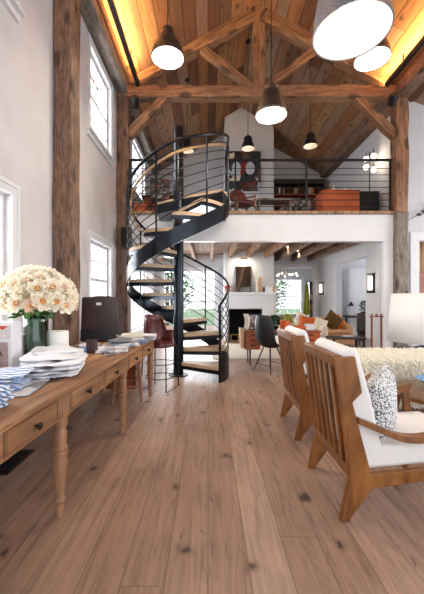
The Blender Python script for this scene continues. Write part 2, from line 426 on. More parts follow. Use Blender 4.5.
# roof
def roofplane(name, xa, za, xb, zb, y0, y1, t=.12):
    mb = MB(); mb.prism([(xa, za), (xb, zb), (xb, zb+t), (xa, za+t)], y0, y1)
    return struct(mb.build(name, 'roof'))
roofplane('ceiling', XL-.3, roofz(XL-.3), XC, ZR, -2.5, YB+.2)
roofplane('ceiling_right_slope', XC, ZR, 3.95, roofz(3.95), -2.5, YB+.2)
roofplane('ceiling_aisle_slope', 3.7, 5.18, 6.9, 5.18-.37*3.2, -2.5, 6.5)

# loft deck and fascia
mb = MB().box(XL, 3.52, YT-.03, YT+.13, 2.33, 2.835); struct(mb.build('wall_loft_fascia', 'white', bevel=.004))
lf = MB().box(XL, XR, YT-.08, YB, 2.84, LZ); struct(lf.build('floor_loft', 'loft_floor'))
lc = MB().box(XL, XR, YT+.13, YB, 2.64, 2.7); struct(lc.build('ceiling_lower', 'joist_ceiling'))
n = 0
for i in range(11):
    x = -1.45+i*.52
    j = rough_beam('ceiling_joist', (x, YT+.14, 2.53), (x, YB-.005, 2.53), .09, .22, 'timber' if x > 1.9 else 'truss', jit=.003)  # lit look of the left joists put into colour: paler truss wood there
    tag(j, ['exposed ceiling joist under the loft, %s' % q for q in ('nearest the left wall', 'second from the left wall', 'third from the left wall', 'left of the spiral stair pole', 'just right of the stair pole', 'over the left of the fireplace', 'over the middle of the fireplace', 'over the right of the fireplace', 'over the far doorway left side', 'over the far doorway right side', 'nearest the right wall')][i], 'beam', 'ceiling joists under the loft')
# right pier of the opening (the thick cased jamb)
mb = MB().box(3.33, 3.515, YT-.03, 6.7, 0, 2.33); struct(mb.build('wall_pier', 'white', bevel=.004))
mb = MB().box(3.515, 3.74, YT+.14, 6.7, 0, 2.64); struct(mb.build('wall_pier_back', 'plaster_g'))
mb = MB().box(3.31, 3.335, 6.16, 6.69, 0, 2.33); struct(mb.build('wall_pier_panel', 'plaster_g'))
# baseboards
mb = MB().box(XL, XL+.018, -2, YB, 0, .15); struct(mb.build('baseboard_left', 'white'))
mb = MB().box(XL, -1.45, YB-.02, YB, 0, .15); mb.box(.25, .49, YB-.02, YB, 0, .15); struct(mb.build('baseboard_back', 'white'))

# ---- windows
def window(name, axis, t, a0, a1, z0, z1, cas=.1, depth=.1, cols=2, rows=2, sill=True, inward=1):
    """t = inner wall face; inward=+1: room lies to +axis"""
    root = bpy.data.objects.new(name, None); C.objects.link(root); root.location = (0, 0, 0); struct(root)
    def bx(mb, n0, n1, p0, p1, q0, q1):
        lo, hi = sorted((t+inward*n0, t+inward*n1))
        if axis == 'X': mb.box(lo, hi, p0, p1, q0, q1)
        else: mb.box(p0, p1, lo, hi, q0, q1)
    mb = MB()
    for d, e in ((0, .022), (.022, .034)):
        w = cas if d == 0 else .035
        bo = cas-w
        bx(mb, d, e, a0-cas, a0-bo if d else a0, z0-cas, z1+cas); bx(mb, d, e, a1+bo if d else a1, a1+cas, z0-cas, z1+cas)
        h0, h1 = (a0-bo, a1+bo) if d else (a0, a1)
        bx(mb, d, e, h0, h1, z1+bo if d else z1, z1+cas); bx(mb, d, e, h0, h1, z0-cas, z0-bo if d else z0)
    if sill: bx(mb, 0, .07, a0-cas-.02, a1+cas+.02, z0-.03, z0)
    mb.build('window_casing', 'white', root, bevel=.003)
    mb = MB(); w = .045
    bx(mb, -depth, -depth+.05, a0, a0+w, z0, z1); bx(mb, -depth, -depth+.05, a1-w, a1, z0, z1)
    bx(mb, -depth, -depth+.05, a0+w, a1-w, z0, z0+w); bx(mb, -depth, -depth+.05, a0+w, a1-w, z1-w, z1)
    zm = (z0+z1)/2; bx(mb, -depth, -depth+.055, a0+w, a1-w, zm-.022, zm+.022)
    mb.build('window_frame', 'white', root, bevel=.002)
    mb = MB()
    for c in range(1, cols): x = a0+(a1-a0)*c/cols; bx(mb, -depth+.01, -depth+.035, x-.011, x+.011, z0, z1)
    for hlf in range(2):
        for r in range(1, rows): z = z0+(z1-z0)/2*(hlf+r/rows); bx(mb, -depth+.012, -depth+.033, a0, a1, z-.011, z+.011)
    mb.build('glazing_bars', 'white', root)
    mb = MB(); bx(mb, -depth+.02, -depth+.024, a0+.02, a1-.02, z0+.02, z1-.02); mb.build('window_pane', 'glass', root)
    return root
for i, h in enumerate(HL): window('window_%d' % (i+1), 'X', XL, *h, cols=2 if h[1]-h[0] < 1.2 else 3)
window('window_7', 'Y', YB, -1.45, .25, .12, 2.15, cols=4, rows=3, depth=.1, inward=-1)

# ---- rooms beyond: far room behind the doorway, side room right
wall_grid('wall_far_room_back', 'plaster_r', 'Y', 14.3, 14.45, .8, 9, 0, 2.7, [(2.95, 4.2, .5, 2.1)])
wall_grid('wall_far_room_left', 'plaster_r', 'X', 1.5, 1.6, YB+.15, 14.3, 0, 2.7, [])
wall_grid('wall_far_room_right', 'plaster_r', 'X', 5.6, 5.7, YB+.15, 14.3, 0, 2.7, [])
window('window_8', 'Y', 14.3, 2.95, 4.2, .5, 2.1, cols=4, rows=3, depth=.1, inward=-1)
struct(MB().box(1.5, 9, YB+.15, 14.45, 2.64, 2.76).build('ceiling_far_room', 'white'))
# side room
struct(MB().box(3.75, 9, 6.37, YB+.15, 2.64, 2.76).build('ceiling_side_room', 'white'))
wall_grid('wall_side_room_far', 'plaster_r', 'Y', 10.1, 10.25, 3.75, 9, 0, 2.64, [(5.35, 6.1, .2, 2.1)])
wall_grid('wall_side_room_near', 'plaster_r', 'Y', 6.85, 6.95, 3.76, 9, 0, 2.64, [(6.4, 8.2, .5, 2.2)])
wall_grid('wall_side_room_end', 'plaster_r', 'X', 9, 9.1, 6.4, 10.2, 0, 2.64, [(7.4, 9.6, .5, 2.2)])
window('window_9', 'Y', 10.1, 5.35, 6.1, .2, 2.1, cas=.08, cols=2, rows=2, depth=.1, inward=-1)
M['dark_frame'] = M['darkwood']
def casing(name, axis, t, a0, a1, z1, w=.12, th=.03, inward=1, mat='white', z0=0):
    mb = MB(); lo, hi = sorted((t, t+inward*th))
    def b(p0, p1, q0, q1):
        if axis == 'X': mb.box(lo, hi, p0, p1, q0, q1)
        else: mb.box(p0, p1, lo, hi, q0, q1)
    b(a0-w, a0, z0, z1+w); b(a1, a1+w, z0, z1+w); b(a0, a1, z1, z1+w)
    return struct(mb.build(name, mat, bevel=.004))
casing('door_1', 'Y', YB, 2.2, 3.42, 2.22, inward=-1)
casing('door_2', 'X', 3.6, 7.25, 8.95, 2.2, w=.16, inward=-1)
casing('door_3', 'Y', 6.22, 4.09, 5.1, 2.36, w=.17, inward=-1)
# crown along the right wall
struct(MB().box(3.5, 3.6, 6.7, YB, 2.5, 2.64).build('trim_1', 'white'))
# wood panelling behind the aisle doorway
wall_grid('wall_aisle_panelling', 'panel', 'Y', 6.75, 6.84, 3.78, 6.0, 0, 2.64, [])
bm_ = MB().box(3.8, 6, 6.64, 6.74, 0, 1.78).build('wainscot_cupboard', 'deskwood', bevel=.006)
tag(bm_, 'reddish wooden cupboard front behind the doorway at right edge', 'cupboard')

# white panelled cabinet in side room
t = thing('wardrobe', 'tall white two-door wardrobe in the side room through the wide opening', 'wardrobe', (4.75, 9.8, 0))
MB().box(-.55, .55, -.25, .28, 0, 2.15).build('body', 'white', t, bevel=.005)
for sx in (-1, 1):
    d = MB().box(min(sx*.01, sx*.53), max(sx*.01, sx*.53), -.275, -.25, .06, 2.1).build('door', 'white', t, bevel=.006)
    MB().box(min(sx*.08, sx*.46), max(sx*.08, sx*.46), -.283, -.275, 1.1, 2.0).build('door_panel', 'white', d, bevel=.004)

# ------------------------------------------------------------------ timber frame
def post(x0, x1, y0, y1, z0, z1, mat, label):
    o = rough_beam('timber_post', ((x0+x1)/2, (y0+y1)/2, z0), ((x0+x1)/2, (y0+y1)/2, z1), x1-x0, y1-y0, mat, jit=.012)
    return tag(o, label, 'post')
post(XL, -1.5, 3.53, 3.76, 0, 5.1, 'timber', 'thick rough-hewn brown timber post behind the cream bouquet')
post(XL, -1.5, 5.99, 6.21, 0, 5.1, 'timber', 'rough timber post left of the spiral stair with a black speaker')
post(3.52, 3.76, 5.97, 6.2, 0, 2.86, 'timber_grey', 'weathered grey lower post beside the white pier')
post(3.52, 3.76, 5.97, 6.2, 2.86, 5.0, 'truss', 'brown timber post at the right end of the loft railing')
pl = rough_beam('wall_plate', (XL+.11, -2, 5.18), (XL+.11, YB-.3, 5.18), .22, .2, 'timber_grey'); tag(pl, 'long weathered grey timber plate along the top of the left wall', 'beam')
pl = rough_beam('wall_plate', (3.64, -2, 5.15), (3.64, YB-.3, 5.15), .26, .28, 'timber'); tag(pl, 'long brown timber plate above the right post', 'beam')
def truss(y, label, mat='truss'):
    t = thing('roof_truss', label, 'truss', (0, y, 0))
    rough_beam('tie_beam', (-1.7, 0, 5.135), (3.7, 0, 5.135), .22, .23, mat, t)
    rough_beam('rafter', (-1.55, 0, 5.32), (.86, 0, 6.6), .24, .21, mat, t)
    rough_beam('rafter', (3.47, 0, 5.32), (1.06, 0, 6.6), .24, .21, mat, t)
    rough_beam('king_post', (.96, 0, 5.25), (.96, 0, 6.76), .22, .2, mat, t)
    rough_beam('strut', (-.12, 0, 5.98), (.82, 0, 5.24), .13, .15, mat, t)
    rough_beam('strut', (2.04, 0, 5.98), (1.1, 0, 5.24), .13, .15, mat, t)
    rough_beam('knee_brace', (-1.52, 0, 4.33), (-.82, 0, 5.06), .15, .15, mat, t)
    rough_beam('knee_brace', (3.55, 0, 4.33), (2.82, 0, 5.06), .15, .15, mat, t)
    return t
tr = truss(YT, 'timber king-post truss spanning above the loft railing')
t2 = dup(tr, (0, 3.64, 0), label='nearer timber truss carried by the post behind the bouquet')
for c_ in list(t2.children):
    if c_.name.startswith('knee'): bpy.data.objects.remove(c_)
dup(tr, (0, 1.1, 0), label='nearest timber truss above and behind the camera')
# cove uplights on both sides
for x, y0, lab in ((-1.3, .8, 'long black channel uplight along the left roof slope'), (3.32, 1.2, 'long black channel uplight along the right roof slope')):
    t = thing('linear_uplight', lab, 'light', (x, 0, 5.2))
    mb = MB().box(-.035, .035, y0, 5.95, -.02, 0); mb.box(-.035, -.028, y0, 5.95, 0, .05); mb.box(.028, .035, y0, 5.95, 0, .05)
    mb.build('channel', 'steel_m', t)
    MB().box(-.02, .02, y0+.05, 5.9, .005, .015).build('light_strip', emis('led_strip', (1, .5, .18), 10), t)
    for k in range(4):
        y = y0+.4+k*(5.3-y0)/3.2; MB().box(-.008, .008, y-.01, y+.01, 0, (roofz(x)-5.2)+.02).build('hanger', 'steel_m', t)
    l = bpy.data.lights.new('cove_light', 'AREA'); l.shape = 'RECTANGLE'; l.size = .05; l.size_y = 5.0-.2; l.energy = 190; l.color = (1, .58, .22)
    lo = bpy.data.objects.new('cove_light', l); C.objects.link(lo); s = 1 if x < 0 else -1
    lo.location = (x+s*.0, (y0+5.95)/2, 5.235); lo.rotation_euler = (0, R(180)-s*R(-28), 0)

# ------------------------------------------------------------------ spiral staircase
SX, SY, RR = -.48, 5.2, .81
st = thing('spiral_staircase', 'black steel spiral staircase with pale wooden treads rising to the loft', 'staircase', (SX, SY, 0))
T0, T1 = -37., 360.
def hz(d): return LZ*(d-T0)/(T1-T0)
RAILZ = [(-41, 1.1), (-20, 1.3), (60, 1.85), (135, 2.42), (180, 2.76), (225, 3.09), (270, 3.40), (305, 3.57), (330, 3.71), (360, 3.84)]
def rz_(d):
    for (a, za), (b, zb) in zip(RAILZ, RAILZ[1:]):
        if d <= b: return za+(zb-za)*(d-a)/(b-a)
    return RAILZ[-1][1]
def pol(r, d, z): return (r*math.cos(R(d)), r*math.sin(R(d)), z)
o = MB().lathe([(.082, 0), (.082, 4.0), (.078, 4.02), (.05, 4.03)], 32).build('center_pole', 'steel', st, smooth=True)
MB().lathe([(.16, 0), (.16, .012), (.09, .016)], 32).build('base_plate', 'steel_m', st, smooth=True)
stp = (T1-T0)/13
for i in range(12):
    a0 = T0+i*stp; a1 = a0+stp+3; z = (i+1)*LZ/13
    mid = a0+stp/2+1.5
    tt = bpy.data.objects.new('tread', None)
    def wedge(r0, r1, ins, z0, z1, name, mat, par):
        mb = MB(); poly = []
        for k in range(7): poly.append(pol(r1-.04, a0+ins+(a1-a0-2*ins)*k/6, 0)[:2])
        w = .045
        pa = pol(r0, a1+20, 0)[:2]; pb = pol(r0, a0-20, 0)[:2]
        poly += [pa, pb]
        Mr = Matrix.Rotation(R(-mid), 4, 'Z')
        poly = [(Mr @ Vector((p[0], p[1], 0)))[:2] for p in poly]
        mb.prism(poly, z0, z1, 'Z'); ob = mb.build(name, mat, par, bevel=.003)
        return ob
    fr = wedge(.08, .845, 0, z-.11, z-.052, 'tread_frame', 'steel', st)
    fr.rotation_euler = (0, 0, R(mid)); fr.name = 'tread'
    wedge(.1, .84, .6, z-.052, z, 'tread_board', 'tread', fr)
# outer stringer ribbon
mb = MB(); vs = []; fs = []; N = 120
for i in range(N+1):
    d = T0+(358-T0)*i/N; z = hz(d)
    bot = max(0.0, z-.26); top = z-.03+.5*max(0, 1-(d-T0)/34)**.6
    for r, zz in ((RR, bot), (RR+.014, bot), (RR+.014, top), (RR, top)): vs.append(pol(r, d, zz))
for i in range(N):
    for k in range(4): fs.append((i*4+k, i*4+(k+1) % 4, i*4+4+(k+1) % 4, i*4+4+k))
fs += [(0, 1, 2, 3), (N*4+3, N*4+2, N*4+1, N*4)]
mb.add(vs, fs).build('stringer', 'steel', st, smooth=True)
ang = lambda a, b, n: [a+(b-a)*i/n for i in range(n+1)]
MB().tube([pol(RR, -37, 1.04)]+[pol(RR, d, rz_(d)) for d in ang(T0, 360, 110)], .021, 8).build('handrail', 'steel', st, smooth=True)
MB().tube([pol(RR-.055, d, rz_(d)-.14) for d in ang(150, 352, 70)], .017, 8).build('wooden_handrail', 'railwood', st, smooth=True)['label'] = 'pale wooden grab rail inside the black rail'
for k in range(7):
    MB().tube([pol(RR, d, hz(d)+.06+(rz_(d)-hz(d)-.06)*(k+1)/8) for d in ang(T0+1, 358, 100)], .0075, 5).build('railing_rod', 'steel_m', st, smooth=True)
for d in (-36, 58, 105, 150, 195, 253, 305, 358):
    p = pol(RR, d, 0); MB().tube([(p[0], p[1], max(0, hz(d)-.2)), (p[0], p[1], rz_(d))], .014 if d != -36 else .02, 8).build('baluster', 'steel', st, smooth=True)
# landing
q = [pol(.8, 331+k*5, 0)[:2] for k in range(6)]+[(.81, 0), (.81, .82), (-.4, .82), (-.4, .3), (0, 0)]
MB().prism(q, LZ-.04, LZ, 'Z').build('landing_board', 'tread', st, bevel=.003)
MB().prism([pol(.805, 331+k*5, 0)[:2] for k in range(6)]+[(.815, 0), (.815, .82), (-.41, .82), (-.41, .3), (0, -.01)], LZ-.2, LZ-.041, 'Z').build('landing_frame', 'steel', st, bevel=.003)
MB().tube([(RR, 0, 3.84), (RR, .83, 3.88)], .02, 8).build('landing_rail', 'steel', st, smooth=True)
for k in range(6): MB().tube([(RR, 0, 3.02+k*.135), (RR, .83, 3.02+k*.135)], .0075, 5).build('landing_rod', 'steel_m', st)
MB().tube([(RR, .8, LZ-.1), (RR, .8, 3.88)], .014, 8).build('landing_post', 'steel', st)

# loft railing
t = thing('loft_railing', 'black metal railing with thin horizontal rods along the loft edge', 'railing', (0, YT-.02, LZ))
for xa, xb, side in ((-1.49, -.62, 0), (.36, 3.5, 1)):
    MB().box(xa, xb, -.022, .022, .96, 1.0).build('top_rail', 'steel_m', t, bevel=.004)
    for k in range(7): MB().tube([(xa, 0, .1+k*.12), (xb, 0, .1+k*.12)], .0065, 6).build('rod', 'steel_m', t)
    ps = (-1.47, -.64) if side == 0 else (.52, 1.87, 3.46)
    for x in ps: MB().box(x-.016, x+.016, -.016, .016, 0, .97).build('rail_post', 'steel_m', t)

# ------------------------------------------------------------------ pendant lamps
def pendant(x, y, z, r, label, prof, mat, bulb='diff', ztop=None, cord=.006, tilt=0, inner='shade_in'):
    t = thing('pendant_lamp', label, 'lamp', (x, y, z))
    outer = [(r*a, r*b) for a, b in prof]
    inn = [(max(.005, a-.008), b-.004 if i else b) for i, (a, b) in enumerate(outer)]
    MB().lathe(outer, 40, cap=False).build('lamp_shade', mat, t, smooth=True)
    il = MB().lathe(list(reversed(inn)), 40, cap=False).build('shade_lining', inner, t, smooth=True)
    MB().lathe([(outer[0][0]-.008, 0), (outer[0][0]+.002, -.004), (outer[0][0]+.004, .004), (outer[0][0]-.006, .006)], 40, cap=False).build('rim', 'steel_m' if bulb == 'diff' else mat, t, smooth=True)
    top = outer[-1][1]
    if bulb == 'diff':
        MB().lathe([(outer[0][0]*.97, .012), (outer[0][0]*.97, .02)], 40).build('diffuser', 'diff', t)
        l = bpy.data.lights.new('pendant_light', 'AREA'); l.shape = 'DISK'; l.size = r*1.7; l.energy = 22; l.color = (1, .88, .7)
        lo = bpy.data.objects.new('pendant_light', l); C.objects.link(lo); lo.parent = t; lo.location = (0, 0, .008)
    else:
        MB().sphere((0, 0, top*.5), r*.3, 16, 10).build('bulb', bulb, t, smooth=True)
    zt = (ztop or roofz(x)) - z
    MB().tube([(0, 0, top), (0, 0, zt)], cord, 8).build('cord', 'steel_m', t)
    MB().lathe([(.05, zt-.03), (.05, zt+.02)], 20).build('ceiling_rose', 'steel_m', t, smooth=True)
    return t
bell = [(1, 0), (.98, .12), (.93, .4), (.8, .75), (.62, 1.02), (.5, 1.12), (.48, 1.3), (.4, 1.36), (.36, 1.42), (.36, 1.75), (.12, 1.85), (.04, 2.0)]
cone = [(1, 0), (.97, .1), (.84, .6), (.66, 1.15), (.5, 1.5), (.42, 1.55), (.42, 1.8), (.3, 1.9), (.1, 2.1), (.03, 2.2)]
drum = [(1, 0), (.97, .25), (.92, .7), (.84, 1.1), (.7, 1.32), (.45, 1.42), (.1, 1.48), (.04, 1.6)]
pendant(-.49, 3.9, 4.17, .2, 'dark bronze dome pendant hanging left, above the spiral stair', bell, 'bronze')
pendant(.77, 3.9, 3.47, .195, 'dark bronze bell pendant hanging over the middle of the room', cone, 'bronze')
c_ = pendant(.985, 2.2, 3.07, .255, 'huge speckled grey pendant nearest the camera at top right', drum, 'speckmetal', bulb='bulb')
c_.children
l = bpy.data.lights.new('pendant_light', 'POINT'); l.energy = 2.6; l.color = (1, .84, .68); l.shadow_soft_size = .06
lo = bpy.data.objects.new('pendant_light', l); C.objects.link(lo); lo.parent = c_; lo.location = (0, 0, .04)
pendant(1.95, 3.8, 4.08, .205, 'black-rimmed dome pendant just behind the huge grey pendant', bell, 'bronze')
smallp = [(1, 0), (.9, .35), (.75, .8), (.6, 1.2), (.6, 1.6), (.35, 1.8), (.08, 2.1)]
for x, y, z, lab in ((.85, 6.8, 4.42, 'small black pendant above the loft armchair and canvas'), (2.08, 6.5, 4.33, 'small black pendant above the loft bookcase'), (-.45, 6.9, 4.42, 'small black pendant just behind the spiral stair pole')):
    p = pendant(x, y, z, .145, lab, smallp, 'steel_m', bulb='bulb_s')

def spot(x, y, z, rz, lab):
    t = thing('spotlight', lab, 'light', (x, y, z), rz)
    MB().box(-.05, .05, -.05, .05, -.04, .1).build('bracket', 'steel_m', t, bevel=.006)
    MB().lathe([(.07, -.1), (.075, 0), (.06, .09)], 20, Matrix.Translation((0, -.12, -.03)) @ Matrix.Rotation(R(60), 4, 'X')).build('lamp_head', 'steel_m', t, smooth=True)
spot(-1.36, 5.93, 4.85, .3, 'small black spotlight at the left end of the truss tie beam')
spot(3.4, 5.93, 4.9, -.3, 'small black spotlight at the right end of the truss tie beam')

t = thing('wall_speaker', 'black box speaker mounted on the timber post beside the stair', 'speaker', (-1.5, 5.9, 2.35))
MB().box(-.08, .08, -.1, .08, -.17, .19).build('cabinet', 'steel_m', t, bevel=.01)
MB().box(-.07, .07, -.108, -.1, -.16, .18).build('speaker_grille', 'grille', t, bevel=.003)

# ------------------------------------------------------------------ long table
AT = math.atan(.05)
tb = thing('console_table', 'long pine table with turned legs and small drawers along the left wall', 'table', (-.84, 1.83, 0), -AT)
# local: +y along the table, x: 0 is the front leg line, negative towards the wall
TZ = .74; Y0, Y1 = -1.1, 2.3; XB = -.66
MB().box(XB-.05, .05, Y0-.04, Y1+.04, TZ-.03, TZ).build('tabletop', 'pine', tb, bevel=.006)
MB().box(.0, .028, Y0, Y1, TZ-.165, TZ-.03).build('apron', 'pine', tb, bevel=.003)
MB().box(XB-.028, XB, Y0, Y1, TZ-.165, TZ-.03).build('apron', 'pine', tb, bevel=.003)
for y in (Y0, Y1-.028): MB().box(XB, 0, y, y+.028, TZ-.165, TZ-.03).build('apron', 'pine', tb, bevel=.003)
prof = [(.016, 0), (.022, .02), (.024, .06), (.019, .075), (.028, .09), (.03, .1), (.021, .115), (.026, .15), (.036, .24), (.039, .32), (.034, .345), (.042, .355), (.042, .37), (.036, .378), (.042, .386), (.042, .4), (.033, .41), (.036, .45), (.038, .48), (.03, .51), (.04, .525), (.04, .57)]
for x in (-.005, XB+.03):
    for y in (-1.06, 0, 1.13, 2.24):
        lg = MB().lathe(prof, 20); lg.box(-.035, .035, -.035, .035, .57, .71); lg.build('leg', 'pine_leg', tb, smooth=True).location = (x, y, 0)
bays = [(-1.02, -.04), (.04, 1.09), (1.17, 2.2)]
for a, b in bays:
    w = (b-a)
    for y0, y1 in ((a+.03, a+.03+w*.38), (a+.03+w*.5, a+w*.93)):
        d = MB().box(.027, .034, y0, y1, TZ-.152, TZ-.045).build('drawer', 'pine', tb, bevel=.003)
        ym = (y0+y1)/2
        MB().lathe([(.006, 0), (.006, .014), (.016, .018), (.018, .026), (.01, .032)], 16, Matrix.Translation((.034, ym, TZ-.1)) @ Matrix.Rotation(R(90), 4, 'Y')).build('knob', 'steel_m', d, smooth=True)
    ymid = a+.03+w*.44
    for ys in (a+.01, a+.03+w*.38+.012, a+.03+w*.5-.012-.006, a+w*.93+.012): MB().box(.027, .0285, ys, ys+.006, TZ-.155, TZ-.042).build('drawer_gap', 'darkwood', tb)
def tp(lx, ly, z=TZ):  # local table point -> world
    c, s = math.cos(-AT), math.sin(-AT); return (-.84+c*lx-s*ly, 1.83+s*lx+c*ly, z)

def folded(name, label, cat, loc, rz, w, d, layers, mat, t=.012, jit=.02, group=None, fray=.004, soft=0):
    mb = MB(); z = 0
    for i in range(layers):
        h = t*random.uniform(.85, 1.2); ww = w*random.uniform(.93, 1)-jit*random.random(); dd = d*random.uniform(.93, 1)
        ox, oy = random.uniform(-jit, jit), random.uniform(-jit, jit); nx, ny = 8, 8
        vs = []; fs = []
        a = random.uniform(-.07, .07)
        for s_ in (0, 1):
            for j in range(ny+1):
                for k in range(nx+1):
                    u_, v_ = k/nx*2-1, j/ny*2-1; rc = random.choice((.06, .14)) if 0 else (.13 if soft else .03)
                    x = u_*(1-rc*v_*v_*u_*u_)*ww/2; y = v_*(1-rc*u_*u_*v_*v_)*dd/2
                    e = min(k, nx-k, j, ny-j) == 0 and True
                    zz = z+(h if s_ else 0); zz += noise.noise(Vector((x*9+i, y*9, s_*.0+i*.3)))*fray*(1.5 if s_ else 0.0)
                    if e: zz = z+h*(.62 if s_ else .38)
                    X = x*math.cos(a)-y*math.sin(a)+ox; Y = x*math.sin(a)+y*math.cos(a)+oy
                    vs.append((X, Y, zz))
        n1 = (nx+1)*(ny+1)
        for j in range(ny):
            for k in range(nx):
                q = j*(nx+1)+k
                fs.append((q, q+nx+1, q+nx+2, q+1)); fs.append((n1+q, n1+q+1, n1+q+nx+2, n1+q+nx+1))
        ring = [k for k in range(nx+1)]+[j*(nx+1)+nx for j in range(1, ny+1)]+[ny*(nx+1)+k for k in range(nx-1, -1, -1)]+[j*(nx+1) for j in range(ny-1, 0, -1)]
        for a_, b_ in zip(ring, ring[1:]+ring[:1]): fs.append((a_, b_, n1+b_, n1+a_))
        mb.add(vs, fs); z += h
    o = mb.build(name, mat, smooth=True, sub=2 if soft else 0, disp=(soft, .07) if soft else None); o.location = loc; o.rotation_euler = (0, 0, rz)
    tag(o, label, cat, group); return o, z
# white towels
TP = TZ+.002
folded('towel_stack', 'big stack of folded white towels in front of the green vase', 'towels', (-1.07, 2.2, TP), .3, .42, .5, 5, 'towel', t=.026, jit=.03, fray=.03, soft=.03)
folded('towel', 'white towel lying loosely on top of the white towel stack', 'towel', (-1.07, 2.22, TP+.128), .7, .3, .3, 1, 'towel', t=.03, fray=.03, soft=.03)
folded('towel_stack', 'blue and white folded cloths on the near table, left of white towels', 'towels', (-1.16, 1.78, TP+.012), .25, .3, .3, 4, 'striped', t=.02, jit=.03, fray=.012, soft=.014)
folded('towel_stack', 'blue striped folded cloths closest to the camera on table', 'towels', (-1.05, 1.43, TP), -.2, .26, .3, 5, 'striped', t=.018, jit=.02, fray=.012, soft=.014)
folded('magazine', 'printed grey magazine jutting out from under the blue cloths', 'magazine', (-1.08, 1.78, TP), .15, .33, .36, 1, 'magazine', t=.01, fray=0)
# vase + bouquet
vx, vy = -1.3, 2.42
t = thing('vase', 'tall green glass vase holding the cream bouquet', 'vase', (vx, vy, TP))
MB().lathe([(.07, 0), (.085, .02), (.088, .2), (.083, .33), (.09, .4)], 32, cap=False).build('glass_wall', 'vase', t, smooth=True, solid=.004)
MB().lathe([(.07, .002), (.079, .02), (.081, .3)], 32).build('water', 'water', t, smooth=True)
bq = thing('bouquet', 'large bouquet of cream and peach open peonies in the green vase', 'flowers', (vx+.0, vy, TP+.42))
for k in range(18):
    a = random.uniform(0, 2*PI); r = random.uniform(.1, .22); e = (r*math.cos(a), r*math.sin(a), random.uniform(-.02, .12))
    MB().tube([(.03*math.cos(a), .03*math.sin(a), -.38), (.05*math.cos(a), .05*math.sin(a), -.05), e], .004, 5).build('stem', 'leaf', bq, smooth=True)
for k in range(46):
    a = random.uniform(0, 2*PI); r = random.uniform(.07, .25); z = random.uniform(-.06, .03); L = random.uniform(.05, .09)
    Mx = Matrix.Translation((r*math.cos(a), r*math.sin(a), z)) @ Matrix.Rotation(a, 4, 'Z') @ Matrix.Rotation(random.uniform(-.2, .7), 4, 'Y') @ Matrix.Rotation(random.uniform(-.5, .5), 4, 'X')
    MB().add([(-L*.5, 0, 0), (-.1*L, .32*L, .006), (.35*L, .2*L, .0), (.65*L, 0, -.01), (.35*L, -.2*L, 0), (-.1*L, -.32*L, .006), (0.05*L, 0, -.008)], [(0, 1, 6), (1, 2, 6), (2, 3, 6), (3, 4, 6), (4, 5, 6), (5, 0, 6)], Mx).build('leaf', 'leaf', bq, smooth=True, solid=.0015)
def petal_flower(rad, mat, seed, lay=4):
    rnd = random.Random(seed); mb = MB()
    for L in range(lay):
        n = 8-L; tilt = .25+L*.33; rr = rad*(1-.17*L)
        for k in range(n):
            a = 2*PI*k/n+L*.4+rnd.uniform(-.12, .12)
            vs = []; W = rr*.62
            for j in range(5):
                u = j/4
                for i in range(5):
                    v = i/4-.5
                    wdt = W*math.sin(PI*(.18+.72*u))*1.05
                    x = rr*(.12+.88*u); y = v*2*wdt*.55
                    zc = .5*rr*(u**1.5)*tilt + 1.0*rr*v*v*(.6) + rnd.uniform(-.03, .03)*rr*u
                    ct, s_ = math.cos(tilt*.9), math.sin(tilt*.9)
                    X = x*ct-zc*s_*.4; Z = x*s_+zc*ct
                    vs.append((X*math.cos(a)-y*math.sin(a), X*math.sin(a)+y*math.cos(a), Z))
            fs = [(j*5+i, j*5+i+1, j*5+i+6, j*5+i+5) for j in range(4) for i in range(4)]
            mb.add(vs, fs)
    return mb
protos = []
for s_, (mat, rad) in enumerate((('petal', .078), ('petal', .07), ('petal_p', .062))):
    f = petal_flower(rad, mat, s_).build('flower', mat, bq, smooth=True)
    MB().sphere((0, 0, rad*.28), rad*.3, 10, 6, (1, 1, .7)).build('flower_center', 'stamen', f, smooth=True)
    protos.append(f)
spots = []
tries = 0
while len(spots) < 60 and tries < 5000:
    tries += 1
    u = random.uniform(-.05, 1); a = random.uniform(0, 2*PI); ph = math.asin(u)
    d = Vector((math.cos(ph)*math.cos(a), math.cos(ph)*math.sin(a), math.sin(ph)))
    p = Vector((d.x*.26+.0, d.y*.2, d.z*.235+.045))
    if all((p-q).length > .066 for q, _ in spots): spots.append((p, d))
for i, (p, d) in enumerate(spots):
    if i < 3: f = protos[i]
    else:
        src = protos[(0, 1, 0, 1, 2, 1, 0)[i % 7]]; f = src.copy(); C.objects.link(f); f.parent = bq
        for g in src.children: h = g.copy(); C.objects.link(h); h.parent = f
    f.location = p; qn = (d+Vector((random.uniform(-.25, .25), random.uniform(-.45, .05), random.uniform(-.1, .3)))).to_track_quat('Z', 'Y')
    f.rotation_mode = 'QUATERNION'; f.rotation_quaternion = qn @ Matrix.Rotation(random.uniform(0, 6), 3, 'Z').to_quaternion()
